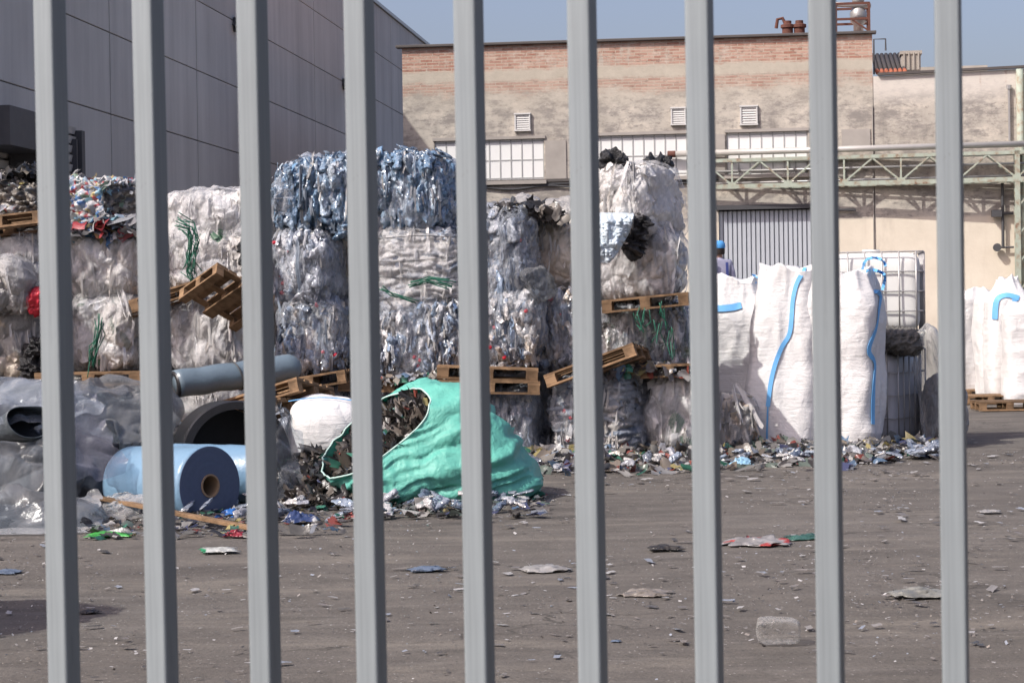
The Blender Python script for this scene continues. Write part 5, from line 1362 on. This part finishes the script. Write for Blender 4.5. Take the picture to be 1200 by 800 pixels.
sheet((-120, 470, 88, 630), 17.6, 1.0, 'grey see-through sheet slumped over the lower left heap', 16, 'sheet', stretch=(2.0, 1, .9))
sheet((60, 452, 170, 545), 18.9, .9, 'grey sheet corner pointing right over the blue roll', 26, 'sheet', stretch=(2.2, 1, .8))
sheet((-120, 585, 118, 655), 16.2, .9, 'clear film sheet trailing on the ground at the left edge', 2, 'sheet', ra=.05, stretch=(2.6, 1, .7))
sheet((92, 450, 216, 512), 19.6, .7, 'smoky grey sheet draped left of the tilted pallets', 14, 'sheet', ra=.05, stretch=(2.6, 1, .6))
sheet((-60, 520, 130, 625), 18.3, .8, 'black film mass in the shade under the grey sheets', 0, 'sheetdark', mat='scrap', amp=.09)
sheet((96, 575, 196, 640), 16.8, .5, 'pale clear film scrap with a green edge on the ground by the wooden slat', 4, 'grey', ra=.03, cell=.2)
flap(((-40, 452, 17.9), (70, 440, 18.3), (128, 474, 17.7), (-20, 494, 17.2)), 'sunlit grey film sheet lying over the top of the left heap', 301, pal=(.30, .33, .37), amp=.03)
flap(((62, 450, 17.7), (112, 462, 17.9), (150, 546, 17.3), (74, 556, 17.0)), 'lavender grey sheet flap hanging down towards the pale blue roll', 302, pal=(.20, .205, .25), amp=.03)
flap(((-30, 520, 16.9), (70, 508, 17.0), (66, 590, 16.5), (-40, 640, 16.1)), 'grey see-through sheet flap hanging over the front of the left heap', 303, pal=(.19, .20, .21), amp=.045)
flap(((-30, 598, 16.6), (118, 572, 17.0), (124, 640, 15.9), (-40, 650, 15.7)), 'clear sheet flap spread over the ground at the left edge', 304, pal=(.42, .43, .44), amp=.03)
flap(((110, 468, 18.8), (160, 452, 19.2), (215, 490, 18.9), (140, 520, 18.3)), 'smoky sheet flap between the left heap and the tilted pallet', 305, pal=(.2, .205, .205), amp=.04)
flap(((326, 474, 18.3), (346, 480, 18.5), (358, 556, 18.2), (322, 594, 17.8)), 'clear film flap hanging beside the black drum', 306, pal=(.30, .31, .32), amp=.03, fold=(.09, .5), name='clear_film', cat='plastic film')
def rolled_mouth():
    c = P(36, 492, 17.35); A = axis_matrix((.55, -.80, .22)); o = empty('rolled_sheet', c, 0, 'rolled dark sheet with an open mouth in the grey sheet heap', 'rolled sheet'); m = MB(); prof = []
    n = 60; V = []; F = []
    for L in range(9):
        for k in range(n):
            t = 2 * math.pi * k / n; sp = .15 + .05 * k / n + .012 * math.sin(3 * t + L); sq = 1 - .25 * abs(math.sin(t))
            V.append(A @ Vector((math.cos(t) * sp * 1.15, math.sin(t) * sp * sq, -.09 * L)))
    for L in range(8):
        for k in range(n - 1): F.append((L * n + k, L * n + k + 1, (L + 1) * n + k + 1, (L + 1) * n + k))
    m.add(V, F); q = m.build('rolled_film', M['darkgloss'], o, smooth=True); s = q.modifiers.new('t', 'SOLIDIFY'); s.thickness = .006
    m = MB(); m.lathe([(0, -.45), (.24, -.45)], 40, A); m.build('dark_inside', M['black'], o)
rolled_mouth()
a = G(112, 604); b = G(296, 625); m = MB(); dv = (b - a); m.box((a + b) / 2 + Vector((0, 0, .10)), (dv.length, .07, .03), (0, R(3), math.atan2(dv.y, dv.x)))
tag(m.build('timber_batten', M['wood'], bevel=.003), 'long thin wooden slat lying in front of the pale blue roll', 'slat')

# ================================================================== GROUND LITTER
def ground_litter():
    rng = np.random.default_rng(11)
    # foot of the bale wall
    cnt = 6500; px = rng.uniform(560, 1110, cnt); Y = 22.6 - np.abs(rng.normal(0, .62, cnt)) + (px > 840) * .6 + (px > 1040) * .8
    x = (px - 600) / FPX * Y; z = np.clip(.15 - .15 * np.abs(22.5 + (px > 840) * .6 - Y), .01, .3) * rng.random(cnt) + .012
    o = flakes('pile_foot_litter', np.stack([x, Y, z], 1), np.tile([0, -.25, 1.0], (cnt, 1)), (.015 + .12 * rng.random(cnt) ** 2.4), pick('litter', rng.random(cnt)) * rng.uniform(.35, .9, (cnt, 1)), 21, aspect=2.8, curl=.6, lift=.4)
    tag(o, 'band of mixed crushed litter along the foot of the bale wall', 'litter', kind='stuff')
    cnt = 1100; px = rng.uniform(90, 640, cnt); Y = rng.uniform(15.4, 18.0, cnt); Y = np.where(px > 400, rng.uniform(16.6, 18.4, cnt), Y)
    x = (px - 600) / FPX * Y; z = rng.random(cnt) * .03 + .010
    o = flakes('sack_foot_litter', np.stack([x, Y, z], 1), np.tile([0, -.1, 1.0], (cnt, 1)), (.010 + .08 * rng.random(cnt) ** 2.6), pick('litter', rng.random(cnt)) * rng.uniform(.35, .9, (cnt, 1)), 22, aspect=2.8, curl=.5, lift=.22)
    tag(o, 'mixed crushed litter strewn before the rolls and the green sack', 'litter', kind='stuff')
    # scattered over the open yard
    cnt = 6500; u = rng.random(cnt) ** .75; Y = 9 + u * 14.0; Y = np.where(rng.random(cnt) < .12, rng.uniform(22, 36, cnt), Y)
    px = rng.uniform(-40, 1240, cnt); x = (px - 600) / FPX * Y
    clus = vnoise(np.stack([x * .8, Y * .55, 0 * x], 1), 4); keep = rng.random(cnt) < (.35 + .8 * np.clip(clus, -.4, 1))
    x, Y = x[keep], Y[keep]; cnt = len(x); sz = (.006 + .05 * rng.random(cnt) ** 6 + .010 * rng.random(cnt)) * np.clip(.55 + (Y - 9) / 14 * .9, .5, 1.5)
    o = flakes('yard_litter', np.stack([x, Y, np.full(cnt, .012)], 1), np.tile([0, 0, 1.0], (cnt, 1)), sz, pick('yard', rng.random(cnt)), 23, aspect=3.0, curl=.14, lift=.07)
    tag(o, 'small crumbs and chips of plastic littering the yard', 'litter', kind='stuff')
    cnt = 15000; u = rng.random(cnt) ** .8; Y = 9 + u * 16; px = rng.uniform(-40, 1240, cnt); x = (px - 600) / FPX * Y
    cl = vnoise(np.stack([x * .9, Y * .45, 0 * x], 1), 14); kp = rng.random(cnt) < np.clip(.25 + .9 * cl, .06, 1); x, Y = x[kp], Y[kp]; cnt = len(x)
    o = flakes('yard_grit', np.stack([x, Y, np.full(cnt, .008)], 1), np.tile([0, 0, 1.0], (cnt, 1)), .004 + .012 * rng.random(cnt) ** 2, pick('yard', rng.random(cnt)) * rng.uniform(.7, 1.3, (cnt, 1)), 24, aspect=2, curl=.4, lift=.3, n=1)
    tag(o, 'fine grit and shredded specks scattered over the yard', 'grit', kind='stuff')
    # crushed bottles in the litter band
    cnt = 170; px = rng.uniform(560, 1100, cnt); Y = 22.4 - np.abs(rng.normal(0, .5, cnt)) + (px > 840) * .6; x = (px - 600) / FPX * Y
    nb = 60; px2 = rng.uniform(200, 640, nb); Y2 = rng.uniform(16.6, 18.0, nb); x = np.concatenate([x, (px2 - 600) / FPX * Y2]); Y = np.concatenate([Y, Y2]); cnt += nb
    Vb, Fb, Cb = bottles_data(np.stack([x, Y, rng.uniform(.03, .12, cnt)], 1), np.tile([0, -.2, 1.0], (cnt, 1)), pick('clear', rng.random(cnt)) * .85, 25)
    tag(link('bottle_litter', np_mesh('bottle_litter', Vb, Fb, [M['pet']], Cb)), 'crushed clear bottles lying in the litter at the foot of the bales', 'litter', kind='stuff')
    # larger single pieces
    pcs = [(884, 637, .42, 'mixlit', 'flattened clear bottle with red and blue bits on the open yard'), (942, 631, .26, 'darkgreen', 'dark green crushed scrap beside the clear flattened bottle'),
           (640, 668, .30, 'grey', 'pale grey film scrap lying flat left of the sixth bar'), (780, 643, .22, 'dark', 'thin dark strip lying flat on the yard'), (1078, 697, .32, 'grey2', 'grey rag lying near the right edge of the yard'),
           (755, 697, .26, 'brown', 'grey brown paper scrap on the yard in the lower middle'), (500, 668, .22, 'slate', 'slate blue film scrap between the fourth and fifth bars'), (256, 646, .26, 'greenwhite', 'white bottle with a green end on the ground'),
           (412, 608, .12, 'pink', 'salmon pink scrap near the green sack'), (270, 606, .20, 'blue', 'bright blue crumpled bag by the blue roll'), (275, 628, .14, 'redd', 'dark red crumpled scrap below the wooden slat'),
           (8, 671, .18, 'slate', 'slate blue scrap on the ground at the left edge'), (104, 718, .12, 'dark', 'small black bent strip in the shadow at the left'), (350, 612, .26, 'navy', 'navy and white crumpled bag before the dark scraps'),
           (128, 628, .30, 'green', 'bright green film edge lying by the clear scrap'), (722, 752, .05, 'slate', 'tiny blue grey bit low in the middle of the yard'), (1160, 600, .16, 'grey', 'light grey flake near the right fence bar'),
           (870, 546, .26, 'sky', 'light blue crushed bottle at the foot of the small clear bale'), (845, 538, .24, 'yellow', 'yellow bag scrap at the foot of the small clear bale'), (735, 526, .24, 'emerald', 'emerald green bottle at the foot of the layered bale')]
    cm = {'mixlit': (.30, .29, .29), 'darkgreen': (.05, .13, .10), 'grey': (.36, .35, .34), 'dark': (.05, .045, .04), 'grey2': (.24, .24, .22), 'brown': (.26, .23, .20), 'slate': (.14, .18, .25), 'greenwhite': (.48, .49, .47), 'pink': (.62, .20, .18), 'blue': (.05, .20, .58),
          'redd': (.26, .03, .045), 'navy': (.05, .08, .20), 'green': (.08, .40, .09), 'sky': (.30, .52, .68), 'yellow': (.55, .42, .06), 'emerald': (.01, .24, .12)}
    for i, (px, py, s, cn, lab) in enumerate(pcs):
        g = G(px, py); n = 26; u, v = np.meshgrid(np.linspace(-1, 1, n), np.linspace(-1, 1, n), indexing='ij'); u = u.ravel(); v = v.ravel()
        rad = np.sqrt(np.maximum(u * u, v * v)); q = np.stack([u, v, 0 * u], 1) + i * 5.1
        edge = 1 + .55 * fbm(q * 2.2, 4, i)
        X = u * s * .5 * edge; Yy = v * s * .42 * edge; hi = .5 if cn in ('blue', 'navy', 'redd', 'pink', 'sky', 'yellow', 'emerald') else .16
        Z = s * hi * (.45 * np.clip(1 - rad ** 2, 0, 1) + (.45 * np.abs(fbm(q * 2.4, 4, i + 3))) + .18 * ridge(q * [1.2, 3.5, 1], i + 4)) * (1 - .55 * rad ** 3) + .006
        k = (np.arange(n - 1)[:, None] * n + np.arange(n - 1)[None]).ravel(); F = np.stack([k, k + n, k + n + 1, k + 1], 1)
        tint = np.tile(cm[cn], (len(u), 1)); _, _, ci = worley(q * 2.0, i)
        tint = tint * (.75 + .5 * ci[:, None]); 
        if cn in ('mixlit', 'navy', 'greenwhite', 'blue'):
            alt = {'mixlit': (.42, .06, .05), 'navy': (.55, .56, .57), 'greenwhite': (.03, .28, .13), 'blue': (.55, .6, .64)}[cn]
            tint = np.where(((ci > .72) if cn != 'greenwhite' else (u < -.72))[:, None], np.array(alt), tint)
        o = link('plastic_scrap', np_mesh('plastic_scrap', np.stack([X, Yy, np.maximum(Z, .004)], 1), F, [M['flake']], np.clip(tint, 0, .8)))
        sl = o.modifiers.new('thick', 'SOLIDIFY'); sl.thickness = .0015
        o.location = (g.x, g.y, 0); o.rotation_euler = (0, 0, (i * 1.7) % .6 - .3); tag(o, lab, 'plastic scrap')
ground_litter()
# clear tray lying in the foreground
def tray():
    g = G(915, 757); ppm = FPX / g.y; w = 50 / ppm; h = 30 / ppm; d = .17
    V, F, N, S = superbox((w, d, h), .004, 5); dsp = .006 * fbm(V / .03, 3, 3) + .004 * ridge(V / .05, 5); V = V + N * dsp[:, None]; V[:, 2] += h / 2 + .003
    V[:, 2] *= 1 - .12 * (V[:, 0:1].ravel() / w + .5) * .6
    o = link('clear_block', np_mesh('clear_block', V, F, [M['clearbox']], np.tile([.30, .29, .28], (len(V), 1)))); o.location = (g.x, g.y + d / 2, 0); o.rotation_euler = (0, 0, R(-8))
    tag(o, 'small crumpled clear plastic box standing alone in the foreground of the yard', 'plastic box')
tray()

# added stack, unseen outside the left edge, placed to cast the yard shadow
def offstage():
    for k in range(2):
        o = copy_tree(B['b3']); o.location = (-4.28, 10.45, k * .95); o.rotation_euler = (0, 0, R(-20)); o.scale = (1.15, 1.1, 1.05)
        tag(o, 'added film bale casting the yard shadow from outside the left edge, %s of two' % ('lower', 'upper')[k], 'bale', 'added pair of bales casting the yard shadow')
offstage()

# ================================================================== FENCE IN FRONT
def fence():
    th = R(-16.75); Y0 = 2.6; s = .0578 * Y0; u0 = -.258 * Y0
    root = empty('steel_fence', (0, Y0, 0), th, 'grey steel bar fence right in front of the viewer', 'fence')
    H = 2.45
    proto = None; rb_ = random.Random(4)
    for k in range(-9, 20):
        if proto is None:
            m = MB(); m.box((0, 0, 0), (.030, .040, H - .16)); proto = m.build('bar', M['bar'], root, bevel=.0035, segs=3); b = proto
        else:
            b = proto.copy(); COL.objects.link(b); b.parent = root
        b.location = (u0 + k * s + .0145 + rb_.gauss(0, .0006), .020, H / 2); b.rotation_euler = (rb_.gauss(0, .0008), rb_.gauss(0, .0007) - .0062 * max(0, min(1, (8 - k) / 8)), rb_.gauss(0, .012))
    L = s * 30; cx = u0 + 5.1 * s
    for z in (.16, H - .10):
        m = MB(); m.box((cx, .02, z), (L, .05, .05)); m.build('rail', M['bar'], root, bevel=.004)
fence()

def shade_wall():  # added, unseen wall that darkens the right sides of the bars
    o = empty('added_shade_wall', (5.6, 2.5, 0), R(90), 'added tall dark wall, unseen outside the right edge, shading the fence bars', 'wall')
    m = MB(); m.box((0, 0, 2.6), (17.0, .3, 5.2)); m.build('wall_body', M['tile_dark'], o, bevel=.01)
    m = MB(); m.box((0, 0, 5.24), (17.1, .4, .08)); m.build('coping', M['conc'], o)
shade_wall()
